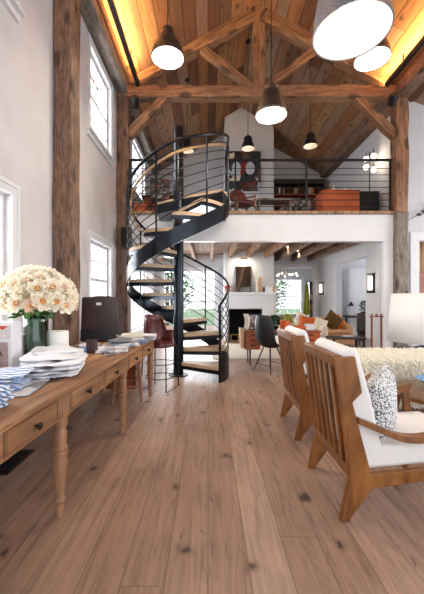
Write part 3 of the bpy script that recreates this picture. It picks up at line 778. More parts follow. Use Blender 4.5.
# candle jar, dark candle, tumbler
t = thing('candle', 'wide white pillar candle behind the white towels', 'candle', (-1.19, 2.53, TP))
MB().lathe([(.08, 0), (.083, .01), (.083, .24), (.078, .247), (.02, .242)], 32).build('wax_pillar', 'wax', t, smooth=True)
MB().tube([(0, 0, .24), (.002, 0, .262)], .002, 5).build('wick', 'steel_m', t)
t = thing('candle', 'small dark plum candle jar between towels and glass', 'candle', (-1.08, 2.98, TP))
MB().lathe([(.05, 0), (.052, .008), (.052, .12), (.046, .122), (.046, .1)], 28).build('jar', 'bag', t, smooth=True)
MB().tube([(0, 0, .1), (0, 0, .115)], .002, 5).build('wick', 'wax', t)
t = thing('candle', 'short silver-grey candle tin beside the plum candle', 'candle', (-1.18, 2.86, TP))
MB().lathe([(.035, 0), (.036, .07), (.032, .072)], 24).build('tin', 'chrome', t, smooth=True); MB().lathe([(.031, .06), (.031, .066)], 20).build('wax_fill', 'wax', t)
t = thing('drinking_glass', 'clear glass tumbler near the front edge of the table', 'glass', (-.86, 2.8, TP))
MB().lathe([(.04, 0), (.044, .008), (.046, .11)], 28, cap=False).build('glass_wall', 'clear', t, smooth=True, solid=.003); MB().lathe([(.04, .001), (.041, .012)], 28).build('glass_base', 'clear', t, smooth=True)
# framed colourful box at far left
t = thing('display_box', 'clear-framed box with orange and grey prints at left edge', 'box', (-1.42, 2.1, TP), R(4))
MB().box(-.16, .14, -.02, .1, 0, .35).build('box_body', 'paper', t, bevel=.004)
MB().box(-.155, -.03, -.026, -.0205, .01, .33).build('print', plain('orange_print', 'd98a3a', .4, var=.35, scale=14), t)['label'] = 'orange print'
MB().box(.0, .115, -.026, -.0205, .02, .22).build('print', plain('mauve_print', 'a5908d', .4, var=.3, scale=18), t)['label'] = 'mauve-grey print'
MB().box(-.02, .13, -.027, -.0205, .24, .33).build('print', plain('pale_pink_print', 'd6cfca', .4, var=.12, scale=40), t)['label'] = 'pale print'
MB().prism([(.05, .325), (.115, .325), (.085, .3)], -.031, -.0275).build('red_mark', plain('red_ink', 'c23a2e'), t)
cv = bpy.data.curves.new('letters', 'FONT'); cv.body = '9A'; cv.size = .05; cv.extrude = .001
tmp = bpy.data.objects.new('letters', cv); C.objects.link(tmp)
me = bpy.data.meshes.new_from_object(tmp.evaluated_get(bpy.context.evaluated_depsgraph_get())); bpy.data.objects.remove(tmp)
lt = bpy.data.objects.new('letters', me); C.objects.link(lt); me.materials.clear(); me.materials.append(M['steel_m']); lt.parent = t; lt.location = (.025, -.0275, .13); lt.rotation_euler = (R(90), 0, 0)
t = thing('bowl', 'dark blue-grey bowl in front of the printed box', 'bowl', (-1.27, 1.96, TP))
MB().lathe([(.03, 0), (.05, .01), (.075, .05), (.078, .055), (.07, .05), (.03, .012)], 28).build('bowl_body', 'navy', t, smooth=True)
# bag
t = thing('handbag', 'upright dark brown leather bag with black lower band on table', 'bag', (-1.255, 3.78, TP), R(-8))
MB().prism([(-.23, .13), (.24, .13), (.22, .5), (.2, .52), (-.2, .52), (-.215, .5)], -.07, .07).build('body', 'bag', t, bevel=.015, seg=3)
MB().prism([(-.235, 0), (.24, 0), (.243, .14), (-.233, .14)], -.075, .075).build('lower_band', 'bag_k', t, bevel=.012)
MB().box(-.03, .03, -.0775, -.0715, .425, .455).build('label_tag', 'paper', t)
for sx in (-1, 1): MB().tube([(sx*.17, 0, .5), (sx*.1, 0, .522), (0, 0, .527)], .008, 6).build('handle', 'bag_k', t, smooth=True)
# magazines / books further along
items = [(-1.2, 3.12, .3, .28, .3, 1, 'bluecloth', 'cloth', 'crumpled blue-grey cloth beside the leather bag'),
 (-.98, 3.1, .2, .3, .3, 2, 'paper', 'papers', 'white papers lying right of the plum candle'),
 (-.98, 3.35, .1, .3, .24, 3, 'magazine', 'magazines', 'pile of pale magazines in front of the leather bag'),
 (-.92, 3.65, -.1, .34, .26, 4, 'magazine', 'magazines', 'taller pile of magazines near the far end of the table'),
 (-.88, 3.93, .05, .36, .24, 5, 'paper', 'papers', 'white paper stack at the far end of the table'),
 (-.93, 3.0, -.15, .2, .22, 2, 'magazine', 'papers', 'patterned paper sheets at the table edge beyond the clear tumbler'),
 (-.86, 3.42, .35, .14, .2, 2, 'paper', 'papers', 'small white leaflets on the front edge beside the plate'),
 (-1.3, 3.35, .2, .2, .2, 2, 'paper', 'papers', 'small white folded papers just behind the plum candle')]
for i, (x, y, a, w, d, n_, mt, nm, lb) in enumerate(items):
    folded({'cloth': 'folded_cloth', 'papers': 'paper_stack', 'magazines': 'magazine_pile'}[nm], lb, nm, (x+.06, y, TP), a, w*1.05, d*1.1, n_, mt, t=.013, jit=.015, fray=.012 if nm == 'cloth' else .001)
t = thing('plate', 'shallow grey plate resting on the pale magazine pile', 'plate', (-.92, 3.35, TP+.046))
MB().lathe([(.05, 0), (.1, .008), (.125, .022), (.12, .022), (.05, .006)], 32).build('plate_body', plain('grey_glaze', '8a8f96', .3), t, smooth=True)
t = thing('tray', 'round cream tray on the taller magazine pile', 'tray', (-.89, 3.68, TP+.06))
MB().lathe([(.12, 0), (.15, .006), (.16, .03), (.154, .03), (.14, .01)], 32).build('tray_body', plain('cream_glaze', 'd9d3c5', .4), t, smooth=True)

# floor register
t = thing('floor_vent', 'black metal floor vent beneath the pine table', 'vent', (-1.52, 2.44, 0))
mb = MB(); mb.box(-.09, .09, -.17, .17, .002, .004)
mb.build('backing', 'blackout', t)
mb = MB()
for k in range(12): y = -.16+k*.028; mb.box(-.08, .08, y, y+.01, .004, .009)
mb.build('louvers', 'grille', t)
mb = MB(); mb.box(-.1, -.08, -.18, .18, .001, .009); mb.box(.08, .1, -.18, .18, .001, .009); mb.box(-.1, .1, -.18, -.165, .001, .009); mb.box(-.1, .1, .165, .18, .001, .009)
mb.build('vent_frame', 'grille', t)

# stool and crate under table
t = thing('stool', 'slim wooden stool tucked under the far end of the table', 'stool', (-1.0, 4.0, 0), .2)
MB().box(-.16, .16, -.16, .16, .46, .5).build('seat', 'pine_leg', t, bevel=.012)
for sx in (-1, 1):
    for sy in (-1, 1):
        MB().tube([(sx*.13, sy*.13, .47), (sx*.17, sy*.17, 0)], .018, 8, radii=[.022, .014]).build('leg', 'pine_leg', t, smooth=True)
for sy in (-1, 1): MB().tube([(-.16, sy*.16, .18), (.16, sy*.16, .18)], .009, 6).build('stretcher', 'pine_leg', t)
t = thing('crate', 'dark red-brown wooden crate under the far end of the table', 'crate', (-1.2, 4.55, 0))
mb = MB(); mb.box(-.2, .2, -.15, .15, 0, .02)
for k in range(3):
    z = .03+k*.12
    mb.box(-.2, .2, -.15, -.135, z, z+.1); mb.box(-.2, .2, .135, .15, z, z+.1); mb.box(-.2, -.185, -.15, .15, z, z+.1); mb.box(.185, .2, -.15, .15, z, z+.1)
mb.build('slats', 'deskwood', t)
mb = MB()
for sx in (-.185, .155):
    for sy in (-.135, .105): mb.box(sx, sx+.03, sy, sy+.03, .02, .38)
mb.build('corner_posts', 'darkwood', t)

# maroon leather chair on wire base
t = thing('bar_chair', 'maroon leather chair on a thin wire base by the stair foot', 'chair', (-.66, 4.42, 0), R(-20))
mb = MB(); vs = []; fs = []
for j in range(6):
    z = .62+.4*j/5
    for k in range(15):
        a = R(60+ (240-0)*k/14 - 0); r = .2+.02*math.sin(PI*j/5)
        top = z if j < 5 else z-.05*abs(k-7)/7
        vs.append((r*math.cos(a)*.95, r*math.sin(a), top if 2 < k < 12 or j < 3 else .62+.4*2/5))
for j in range(5):
    for k in range(14): fs.append((j*15+k, j*15+k+1, j*15+16+k, j*15+15+k))
mb.add(vs, fs).build('backrest', 'leather_m', t, smooth=True, solid=.03)
MB().lathe([(.02, .58), (.19, .585), (.21, .61), (.2, .64), (.03, .65)], 28).build('seat', 'leather_m', t, smooth=True)
for sx in (-1, 1):
    MB().tube([(sx*.17, -.16, .6), (sx*.19, -.19, .012), (sx*.19, .19, .012), (sx*.17, .16, .6)], .008, 6).build('leg_frame', 'steel_m', t, smooth=True)
for z in (.17, .36): MB().tube([(.2*math.cos(R(q_*15)), .2*math.sin(R(q_*15)), z) for q_ in range(24)], .006, 6, closed=True).build('foot_ring', 'steel_m', t, smooth=True)

# ------------------------------------------------------------------ lounge chairs
def lounge(x, y, label):
    t = thing('lounge_chair', label, 'chair', (x, y, 0))
    side = [(.0, 0), (.046, 0), (.174, .183), (.19, .19), (.60, .25), (.60, .325), (.174, .267), (.069, .667), (.124, .722), (.085, .922), (-.03, .915), (.052, .25)]
    W = .6
    for yy in (0, W-.035):
        back = [(.0, 0), (.046, 0), (.18, .19), (.174, .267), (.069, .667), (.124, .722), (.085, .922), (-.03, .915), (.052, .25)]
        MB().prism(back, yy, yy+.035).build('back_leg', 'teak', t, bevel=.006)
        MB().prism([(.15, .18), (.76, .27), (.76, .33), (.14, .262)], yy+.002, yy+.033).build('side_rail', 'teak', t, bevel=.005)
        MB().prism([(.70, 0), (.735, 0), (.78, .27), (.74, .585), (.69, .585), (.715, .3)], yy+.002, yy+.033).build('front_leg', 'teak', t, bevel=.006)
        # swooping arm
        P = [(.1, .565), (.2, .525), (.32, .475), (.44, .462), (.55, .49), (.66, .56), (.76, .605)]
        mb = MB(); vs = []; fs = []
        for i in range(25):
            u = i/24*(len(P)-1); k = min(int(u), len(P)-2); f = u-k
            p = [P[max(k-1, 0)], P[k], P[k+1], P[min(k+2, len(P)-1)]]
            q = [.5*((2*p[1][c])+(-p[0][c]+p[2][c])*f+(2*p[0][c]-5*p[1][c]+4*p[2][c]-p[3][c])*f*f+(-p[0][c]+3*p[1][c]-3*p[2][c]+p[3][c])*f**3) for c in (0, 1)]
            w = .02+.018*math.sin(PI*min(1, i/24*1.1)); h = .016
            yc = yy+.0175
            for a, b in ((-w, -h), (w, -h), (w*.9, h), (-w*.9, h)): vs.append((q[0], yc+a, q[1]+b))
        for i in range(24):
            for k in range(4): fs.append((i*4+k, i*4+(k+1) % 4, i*4+4+(k+1) % 4, i*4+4+k))
        fs += [(3, 2, 1, 0), (96, 97, 98, 99)]
        mb.add(vs, fs).build('armrest', 'teak', t, bevel=.005)
    def lean(z): return -.03+(.915-z)/(.915-.25)*.082
    MB().prism([(lean(.86)-.005, .86), (lean(.86)+.03, .86), (lean(.93)+.05, .925), (lean(.93)-.0, .925)], .03, W-.03).build('top_rail', 'teak', t, bevel=.006)
    MB().prism([(lean(.27), .24), (lean(.27)+.035, .24), (lean(.31)+.035, .3), (lean(.31), .3)], .03, W-.03).build('lower_rail', 'teak', t, bevel=.004)
    MB().box(.73, .76, .03, W-.03, .24, .32).build('front_rail', 'teak', t, bevel=.004)
    for k in range(5):
        yc = .035+(W-.07)*(k+.75)/5.5
        MB().prism([(lean(.28)+.004, .28), (lean(.28)+.024, .28), (lean(.88)+.024, .88), (lean(.88)+.004, .88)], yc-.017, yc+.017).build('back_slat', 'teak', t, bevel=.003)
    mb = MB().prism([(.135, .3), (.27, .36), (.195, .7), (.12, .955), (.07, .97), (.03, .93), (.05, .7)], .045, W-.045)
    mb.build('back_cushion', 'cushion', t, bevel=.03, seg=4)
    mb = MB().prism([(.15, .27), (.8, .33), (.83, .37), (.81, .43), (.2, .41), (.14, .36)], .04, W-.04)
    mb.build('seat_cushion', 'cushion', t, bevel=.03, seg=4)
    return t
ch = lounge(.737, 1.78, 'nearest slat-backed teak lounge chair with white cushions, holding speckled pillow')
dup(ch, (.762, 2.8, 0), label='second slat-backed teak lounge chair, farther back beside the nearest')
def pillow(name, label, loc, rot, w, h, d, mat, cat='pillow', group=None):
    mb = MB(); vs = []; fs = []; n_ = 12
    for s_ in (1, -1):
        for j in range(n_+1):
            for k in range(n_+1):
                u, v = k/n_*2-1, j/n_*2-1
                puff = (max(0, 1-u**4)*max(0, 1-v**4))**.6
                cx = 1-.06*(1-abs(v))*0-.05*(abs(u)*(1-v*v)); cz = 1-.05*(abs(v)*(1-u*u))
                vs.append((u*w/2*cx, s_*d/2*puff, v*h/2*cz))
    n1 = (n_+1)**2
    for j in range(n_):
        for k in range(n_):
            q = j*(n_+1)+k; fs.append((q, q+1, q+n_+2, q+n_+1)); fs.append((n1+q, n1+q+n_+1, n1+q+n_+2, n1+q+1))
    mb.add(vs, fs); import bmesh
    o = mb.build(name, mat, smooth=True)
    bm = bmesh.new(); bm.from_mesh(o.data); bmesh.ops.remove_doubles(bm, verts=bm.verts, dist=.0005); bmesh.ops.recalc_face_normals(bm, faces=bm.faces); bm.to_mesh(o.data); bm.free()
    o.location = loc; o.rotation_euler = rot; tag(o, label, cat, group); return o
pillow('throw_pillow', 'black and white speckled pillow leaning on the nearest lounge chair', (1.08, 2.0, .585), (0, R(-10), R(52)), .38, .44, .16, 'speck')

# ------------------------------------------------------------------ shaggy daybed, coffee table, lamp
t = thing('daybed', 'low daybed covered in a shaggy cream wool throw at right', 'sofa', (1.6, 3.3, 0))
MB().box(0.02, 2.0, 0.02, .7, .16, .6).build('base', 'cream_f', t, bevel=.03)
for x in (.08, 1.9):
    for y in (.08, .62): MB().lathe([(.015, 0), (.022, .18)], 12, Matrix.Translation((x, y, 0))).build('leg', 'teak', t)
mb = MB(); rnd = random.Random(3)
def tuft(p, nrm, L, w):
    nrm = Vector(nrm); sd = Vector((rnd.uniform(-1, 1), rnd.uniform(-1, 1), rnd.uniform(-1, 1))).cross(nrm).normalized()
    p = Vector(p); tip = p+nrm*L+Vector((rnd.uniform(-.4, .4), rnd.uniform(-.4, .4), -.45))*L; mid = p+nrm*L*.7+sd*w*rnd.uniform(-1, 1)
    b = sd.cross(nrm)*w
    mb.add([p-sd*w, p+sd*w, p+b, mid-sd*w*.8, mid+sd*w*.8, mid+b*.8, tip], [(0, 1, 4, 3), (1, 2, 5, 4), (2, 0, 3, 5), (3, 4, 6), (4, 5, 6), (5, 3, 6)])
for i in range(5200):
    tuft((rnd.uniform(0, 2), 0.02, .12+.5*rnd.random()), (0, -1, 0), rnd.uniform(.03, .06), .008)
for i in range(3200): tuft((rnd.uniform(0, 2), rnd.uniform(0, .7), .6), (0, 0, 1), rnd.uniform(.03, .055), .008)
for i in range(1200): tuft((0.02, rnd.uniform(0, .7), .12+.5*rnd.random()), (-1, 0, 0), rnd.uniform(.03, .06), .008)
th = mb.build('shaggy_throw', 'shag', t); th['kind'] = 'stuff'

t = thing('coffee_table', 'glass-topped coffee table holding a blue dish at the right edge', 'table', (2.0, 2.8, 0))
MB().lathe([(.42, .44), (.43, .445), (.43, .455), (.42, .46)], 48).build('glass_top', 'clear', t, smooth=True)
MB().lathe([(.36, .395), (.37, .41), (.37, .435), (.36, .439)], 48).build('lower_top', 'teak', t, smooth=True)
for k in range(3):
    a = k*2*PI/3+.4; MB().tube([(.28*math.cos(a), .28*math.sin(a), .4), (.34*math.cos(a), .34*math.sin(a), 0)], .02, 10, radii=[.026, .014]).build('leg', 'teak', t, smooth=True)
t = thing('dish', 'bright blue shallow dish on the glass coffee table', 'dish', (2.08, 2.85, .461))
MB().lathe([(.08, 0), (.13, .015), (.2, .06), (.19, .06), (.08, .012)], 32).build('dish_body', plain('blue_glaze', '4a8fc4', .2, var=.2), t, smooth=True)
t = thing('side_table', 'navy blue glazed stool table under the big white lampshade', 'table', (3.0, 4.42, 0))
MB().lathe([(.2, .5), (.34, .51), (.34, .54), (.2, .55)], 32).build('table_top', 'navy', t, smooth=True)
for k in range(5):
    a = k*2*PI/5+.3
    MB().tube([(.28*math.cos(a), .28*math.sin(a), .52), (.24*math.cos(a), .24*math.sin(a), .25), (.29*math.cos(a), .29*math.sin(a), 0)], .03, 10, radii=[.04, .028, .035]).build('leg', 'navy', t, smooth=True)
t = thing('table_lamp', 'oversized white drum-shaded lamp on the navy table', 'lamp', (3.0, 4.42, .552))
MB().lathe([(.46, .1), (.41, .76)], 40, cap=False).build('lamp_shade', emis('lit_linen', (1, .97, .95), .05), t, smooth=True, solid=.006)
MB().lathe([(.12, 0), (.12, .02), (.03, .05), (.03, .6)], 24).build('lamp_base', 'navy', t, smooth=True)
# twig decoration on the aisle wall
t = thing('wall_branch', 'thin dark metal twig ornament on the white wall at right', 'decoration', (4.15, 6.2, 2.85))
for pts in ([(-.35, -.02, -.12), (-.1, -.05, 0), (.3, -.04, .12), (.6, -.02, .1)], [(-.1, -.05, 0), (-.02, -.06, .12), (.08, -.05, .2)], [(.3, -.04, .12), (.42, -.05, .02)]):
    MB().tube(pts, .006, 6).build('twig', 'steel_m', t, smooth=True)
for p in ((-.1, -.06, .0), (.08, -.05, .2), (.0, -.06, .06)): MB().sphere(p, .035, 10, 6, (1.5, .4, .8)).build('metal_leaf', 'bronze', t, smooth=True)

# ------------------------------------------------------------------ chimney breast and fireplace
mb = MB()
def cb(x0, x1, z0, z1): mb.box(x0, x1, 9.3, YB, z0, z1)
cb(.49, .61, 0, 2.9); cb(1.57, 1.91, 0, 2.9); cb(.61, 1.57, .93, 2.9)
mb.box(.61, 1.57, 9.95, YB, 0, .93)
mb.prism([(.49, 2.9), (1.91, 2.9), (1.91, roofz(1.91)), (XC, ZR), (.49, roofz(.49))], 9.3, YB)
struct(mb.build('wall_chimney_breast', 'plaster_r'))
mb = MB(); mb.box(.61, .63, 9.31, 9.95, .0, .93); mb.box(1.55, 1.57, 9.31, 9.95, 0, .93); mb.box(.61, 1.57, 9.93, 9.95, 0, .93); mb.box(.61, 1.57, 9.31, 9.95, .91, .93); mb.box(.61, 1.57, 9.31, 9.95, 0, .02)
struct(mb.build('wall_firebox', 'blackout'))
mb = MB(); mb.box(.47, 1.93, 9.12, 9.3, 1.33, 1.42); mb.box(.49, .6, 9.22, 9.3, 0, 1.33); mb.box(1.58, 1.91, 9.22, 9.3, 0, 1.33); mb.box(.6, 1.58, 9.22, 9.3, .95, 1.33)
struct(mb.build('trim_mantel', 'white', bevel=.006))
t = thing('fire_fender', 'low brass fender standing before the black fireplace', 'fender', (1.05, 9.0, 0))
for x in (-.4, -.2, 0, .2, .4): MB().tube([(x, 0, 0), (x, 0, .22)], .012, 8).build('upright', 'brass', t)
for z in (.05, .22): MB().tube([(-.42, 0, z), (.42, 0, z)], .012, 8).build('bar', 'brass', t)
t = thing('mirror', 'tall narrow mirror leaning on the mantel under picture light', 'mirror', (1.02, 9.17, 1.425))
t.rotation_euler = (R(-9), 0, 0)
MB().box(-.22, .22, -.02, 0, 0, .76).build('mirror_frame', 'darkwood', t, bevel=.005)
MB().box(-.2, .2, -.023, -.0205, .02, .74).build('mirror_glass', 'mirror', t)
t = thing('picture_light', 'small brass picture light glowing above the mantel mirror', 'light', (1.02, 9.3, 2.38))
MB().tube([(0, 0, 0), (0, -.1, .04), (0, -.18, 0)], .008, 6).build('arm', 'brass', t, smooth=True)
MB().tube([(-.1, -.18, -.01), (.1, -.18, -.01)], .02, 10).build('lamp_head', 'brass', t, smooth=True)
l = bpy.data.lights.new('picture_lamp', 'AREA'); l.size = .15; l.energy = 9; l.color = (1, .85, .6)
lo = bpy.data.objects.new('picture_lamp', l); C.objects.link(lo); lo.parent = t; lo.location = (0, -.19, -.04); lo.rotation_euler = (R(25), 0, 0)
t = thing('mantel_box', 'orange box of dried red flowers at the left of mantel', 'box', (.56, 9.2, 1.42))
MB().box(-.07, .07, -.05, .05, 0, .1).build('box_body', 'orange', t, bevel=.006)
for k in range(10): MB().sphere((random.uniform(-.08, .08), random.uniform(-.05, .05), .12+random.uniform(0, .06)), .03, 8, 6).build('flower_head', 'redcloth', t, smooth=True)
t = thing('candlestick', 'pair of tall cream candle blocks on the mantel', 'candle', (1.45, 9.2, 1.42))
MB().box(-.07, -.01, -.03, .03, 0, .36).build('block', 'cream_f', t, bevel=.005); MB().box(.01, .08, -.03, .03, 0, .42).build('block', 'ltan', t, bevel=.005)
for k in range(6):
    b = MB().box(0, .05, -.07, .05, 0, random.uniform(.13, .18)).build('book', random.choice([M['paper'], M['bag'], M['tan_f']]), bevel=.003); b.location = (1.58+k*.053, 9.21, 1.42)
    tag(b, 'small book standing in the row at the right of the mantel', 'book', 'books on the mantel')

# recessed ceiling lights between joists
for x, y, q in ((2.15, 8.6, 'above the fireplace edge'), (2.62, 9.4, 'in front of the far doorway'), (2.75, 7.1, 'nearest the white pier')):
    o = thing('ceiling_light', 'small recessed ceiling light '+q, 'light', (x, y, 2.635))
    MB().lathe([(.035, 0), (.055, -.002), (.055, .004)], 20).build('trim_ring', 'white', o, smooth=True)
    MB().lathe([(.034, -.004), (.034, .001)], 20).build('lens', emis('downlight_lens', (1, .85, .6), 12), o)
    l = bpy.data.lights.new('downlight', 'SPOT'); l.energy = 60; l.spot_size = R(110); l.spot_blend = .8; l.color = (1, .88, .7); l.shadow_soft_size = .05
    lo = bpy.data.objects.new('downlight', l); C.objects.link(lo); lo.parent = o; lo.location = (0, 0, -.02)

# sconces
def sconce(x, y, z, rz, label, s=1.):
    t = thing('wall_sconce', label, 'light', (x, y, z), rz)
    MB().box(-.012, 0, -.05*s, .05*s, -.2*s, .2*s).build('back_plate', 'steel_m', t, bevel=.004)
    MB().box(-.13*s, -.01, -.05*s, .05*s, -.2*s, -.15*s).build('tray', 'steel_m', t, bevel=.004)
    MB().box(-.13*s, -.01, -.05*s, .05*s, .17*s, .19*s).build('cap', 'steel_m', t, bevel=.003)
    MB().lathe([(.04*s, -.14*s), (.04*s, .13*s)], 20, Matrix.Translation((-.075*s, 0, 0))).build('glass_shade', emis('sconce_glass', (1, .88, .75), 2.2), t, smooth=True)
sconce(3.31, 6.38, 1.55, 0, 'black sconce with glowing glass on the white pier')
sconce(3.6, 10.0, 1.55, 0, 'black sconce with glowing glass beside the far doorway')

# ------------------------------------------------------------------ lower living room furniture
rg = MB().box(.1, 3.1, 6.55, 8.7, 0.001, .012).build('rug', 'rug', bevel=.003); tag(rg, 'pale woven rug in front of the fireplace', 'rug')
# desk
t = thing('desk', 'reddish wooden desk with two drawer pedestals before the fireplace', 'desk', (.66, 5.85, 0))
MB().box(0, 1.42, 0, .5, .62, .645).build('desktop', 'deskwood', t, bevel=.005)
MB().prism([(-.05, .0), (.0, .0), (.0, .36), (-.07, .36)], .02, .3).build('side_panel', 'ltan', t, bevel=.008).location = (0, 0, .32)  # side of a separate tan wooden chair, added here as a desk part
MB().box(.3, 1.05, .02, .48, .56, .62).build('frame', 'darkwood', t, bevel=.003)
for x0, x1, mm in ((.02, .3, 'deskwood'), (1.06, 1.4, 'rust')):
    b = MB().box(x0, x1, .02, .48, .3, .62).build('pedestal', mm, t, bevel=.005)
    for k in range(3):
        z = .315+k*.1
        d = MB().box(x0+.015, x1-.015, .005, .02, z, z+.09).build('drawer', mm, t, bevel=.003); xm = (x0+x1)/2
        MB().box(xm-.04, xm+.04, -.004, .006, z+.05, z+.07).build('handle', 'steel_m', d, bevel=.002)
for x in (.12, 1.3):
    for y in (.08, .42): MB().tube([(x, y, .3), (x, y, 0)], .015, 8, radii=[.018, .01]).build('leg', 'darkwood', t, smooth=True)
# small picture on desk
t = thing('propped_picture', 'black and white picture propped on the desk', 'picture', (.9, 6.12, .646))
MB().box(-.15, .12, 0, .02, 0, .3).build('frame', 'steel_m', t, bevel=.003); MB().box(-.13, .1, -.004, -.0005, .02, .28).build('print', collage('bw_print', ['17171a', 'c9c6c4', '6a5050', '2a2a2e', '8d8a8a'], 14), t)
t = thing('curved_screen', 'curved pale wood and white object at the left of desk', 'ornament', (.72, 6.1, .646))
mb = MB(); vs = []; fs = []
for j in range(8):
    for k in range(6): vs.append((.03*math.sin(j/7*PI)+(k/5-.5)*.09, .02*math.cos(k), j/7*.3))
for j in range(7):
    for k in range(5): fs.append((j*6+k, j*6+k+1, j*6+k+7, j*6+k+6))
mb.add(vs, fs).build('shell', 'cream_f', t, smooth=True, solid=.012)
# orange pots
t = thing('planter', 'square orange planter on the desk', 'planter', (1.45, 6.05, .646))
MB().lathe([(.08, 0), (.085, .01), (.09, .18), (.08, .18), (.075, .05)], 24).build('pot', 'orange', t, smooth=True)
t = thing('dish', 'low orange tray on the right of the desk', 'tray', (1.72, 6.1, .646))
MB().lathe([(.1, 0), (.14, .02), (.15, .07), (.14, .07), (.1, .02)], 24).build('tray_body', 'orange', t, smooth=True)
b = MB().box(-.08, .08, -.06, .06, 0, .11).build('box', 'white', bevel=.006); b.location = (1.93, 6.1, .646); tag(b, 'small white box at the right end of the desk', 'box')
def bush(name, label, loc, r, h, mats, n_=90, pot=None, L=.07, cat='plant'):
    t = thing(name, label, cat, loc)
    if pot: MB().lathe([(r*.45, 0), (r*.6, .02), (r*.65, pot), (r*.55, pot), (r*.5, pot*.7)], 20).build('pot', 'steel_m', t, smooth=True)
    mb = MB(); rn = random.Random(hash(label) % 1000 if False else len(label))
    for i in range(n_):
        a = rn.uniform(0, 6.283); u = rn.uniform(-.3, 1); q = math.sqrt(max(0, 1-u*u))*rn.uniform(.4, 1)
        p = (r*q*math.cos(a), r*q*math.sin(a), (pot or 0)+h*.3+h*.7*u)
        l_ = L*rn.uniform(.7, 1.3)
        Mx = Matrix.Translation(p) @ Matrix.Rotation(a, 4, 'Z') @ Matrix.Rotation(rn.uniform(-1, 1), 4, 'Y') @ Matrix.Rotation(rn.uniform(-1, 1), 4, 'X')
        mb.add([(-l_*.5, 0, 0), (0, l_*.3, .01), (l_*.6, 0, 0), (0, -l_*.3, .01)], [(0, 1, 2), (0, 2, 3)], Mx)
    mb.build('foliage', mats, t, solid=.002)
    st_ = MB().tube([(0, 0, 0), (0, 0, (pot or 0)+h*.4)], .01, 6); st_.build('stem', 'leaf_d', t)
    return t
bush('potted_plant', 'dark green leafy plant behind the black chair on desk', (1.3, 6.25, .646), .13, .2, 'leaf_d', 160, pot=.06)
bush('flower_bunch', 'yellow green sprigs behind the orange planter', (1.55, 6.25, .646), .12, .2, 'leaf_y', 110, pot=.08)
# black shell chair
t = thing('shell_chair', 'black leather shell chair on slim metal legs at the desk', 'chair', (1.06, 5.45, 0), R(-55))
mb = MB(); vs = []; fs = []
prof2 = [(.22, .44), (.1, .41), (-.05, .41), (-.16, .44), (-.2, .55), (-.22, .7), (-.235, .84), (-.24, .97)]
for j, (yy, zz) in enumerate(prof2):
    w = [.2, .23, .24, .23, .23, .23, .21, .17][j]
    for k in range(9):
        u = k/8*2-1; vs.append((u*w, -(yy) if False else yy+.09*u*u*(1 if j > 2 else 0), zz+.07*u*u*(1 if j < 4 else 0)))
for j in range(7):
    for k in range(8): fs.append((j*9+k, j*9+k+1, j*9+k+10, j*9+k+9))
mb.add(vs, fs).build('seat_shell', 'leather_k', t, sub=1, solid=.03, smooth=True)
for sx in (-1, 1):
    for sy in (-1, 1):
        g = MB().tube([(sx*.08, sy*.08, .41), (sx*.2, sy*.2, 0.0)], .01, 8, radii=[.012, .008]).build('leg', 'steel_m', t, smooth=True)
        MB().lathe([(.012, 0), (.012, .02)], 10, Matrix.Translation((sx*.2, sy*.2, 0))).build('foot_cap', 'chrome', g)
MB().tube([(-.16, -.16, .13), (.16, -.16, .13)], .006, 6).build('stretcher', 'steel_m', t); MB().tube([(-.16, .16, .13), (.16, .16, .13)], .006, 6).build('stretcher', 'steel_m', t)

def sofa(name, label, loc, rz, w, mat):
    t = thing(name, label, 'sofa', loc, rz)
    MB().box(0, w, 0, .75, .1, .38).build('base', mat, t, bevel=.04, seg=3)
    MB().box(.14, w-.14, -.03, .58, .38, .48).build('seat_cushion', mat, t, bevel=.04, seg=3)
    MB().box(0, w, .58, .8, .3, .74).build('backrest', mat, t, bevel=.06, seg=4)
    for x in (0, w-.16): MB().box(x, x+.16, 0, .75, .3, .6).build('arm', mat, t, bevel=.06, seg=4)
    for x in (.08, w-.08):
        for y in (.08, .68): MB().lathe([(.018, 0), (.024, .12)], 10, Matrix.Translation((x, y, 0))).build('leg', 'darkwood', t)
    return t
sofa('sofa', 'cream sofa with orange pillows beyond the desk', (1.62, 7.35, 0), 0, 1.15, 'cream_f')
sofa('armchair', 'tan upholstered armchair with a brown pillow near the wide opening', (2.72, 7.75, 0), 0, .82, 'tan_f')
pillow('sofa_pillow', 'cream pillow leaning behind the orange ones on the cream sofa', (2.3, 7.82, .68), (R(-15), R(30), 0), .4, .4, .14, 'cream_f')
pillow('sofa_pillow', 'larger orange pillow on the cream sofa', (2.4, 7.68, .63), (R(-15), R(8), 0), .42, .36, .14, 'orange_f')
pillow('sofa_pillow', 'pale tan pillow between the cream sofa and armchair', (2.66, 7.6, .6), (R(-10), R(20), 0), .32, .34, .12, 'cream_f')
pillow('sofa_pillow', 'dark brown pillow on the tan armchair', (3.1, 7.95, .68), (R(-10), R(38), 0), .42, .42, .16, 'brown_f')
pillow('sofa_pillow', 'small orange pillow on the right of tan armchair', (3.28, 8.05, .62), (R(-10), R(50), 0), .34, .34, .14, 'orange_f')
t = thing('coffee_table', 'low dark wooden table with papers before the tan armchair', 'table', (2.55, 6.55, 0))
MB().box(0, .7, 0, .42, .4, .43).build('table_top', 'darkwood', t, bevel=.005)
for x in (.04, .66):
    for y in (.04, .38): MB().box(x-.02, x+.02, y-.02, y+.02, 0, .4).build('leg', 'darkwood', t)
folded('magazine', 'open white magazine on the low dark table', 'magazine', (2.95, 6.75, .432), .1, .24, .18, 2, 'paper', fray=0)
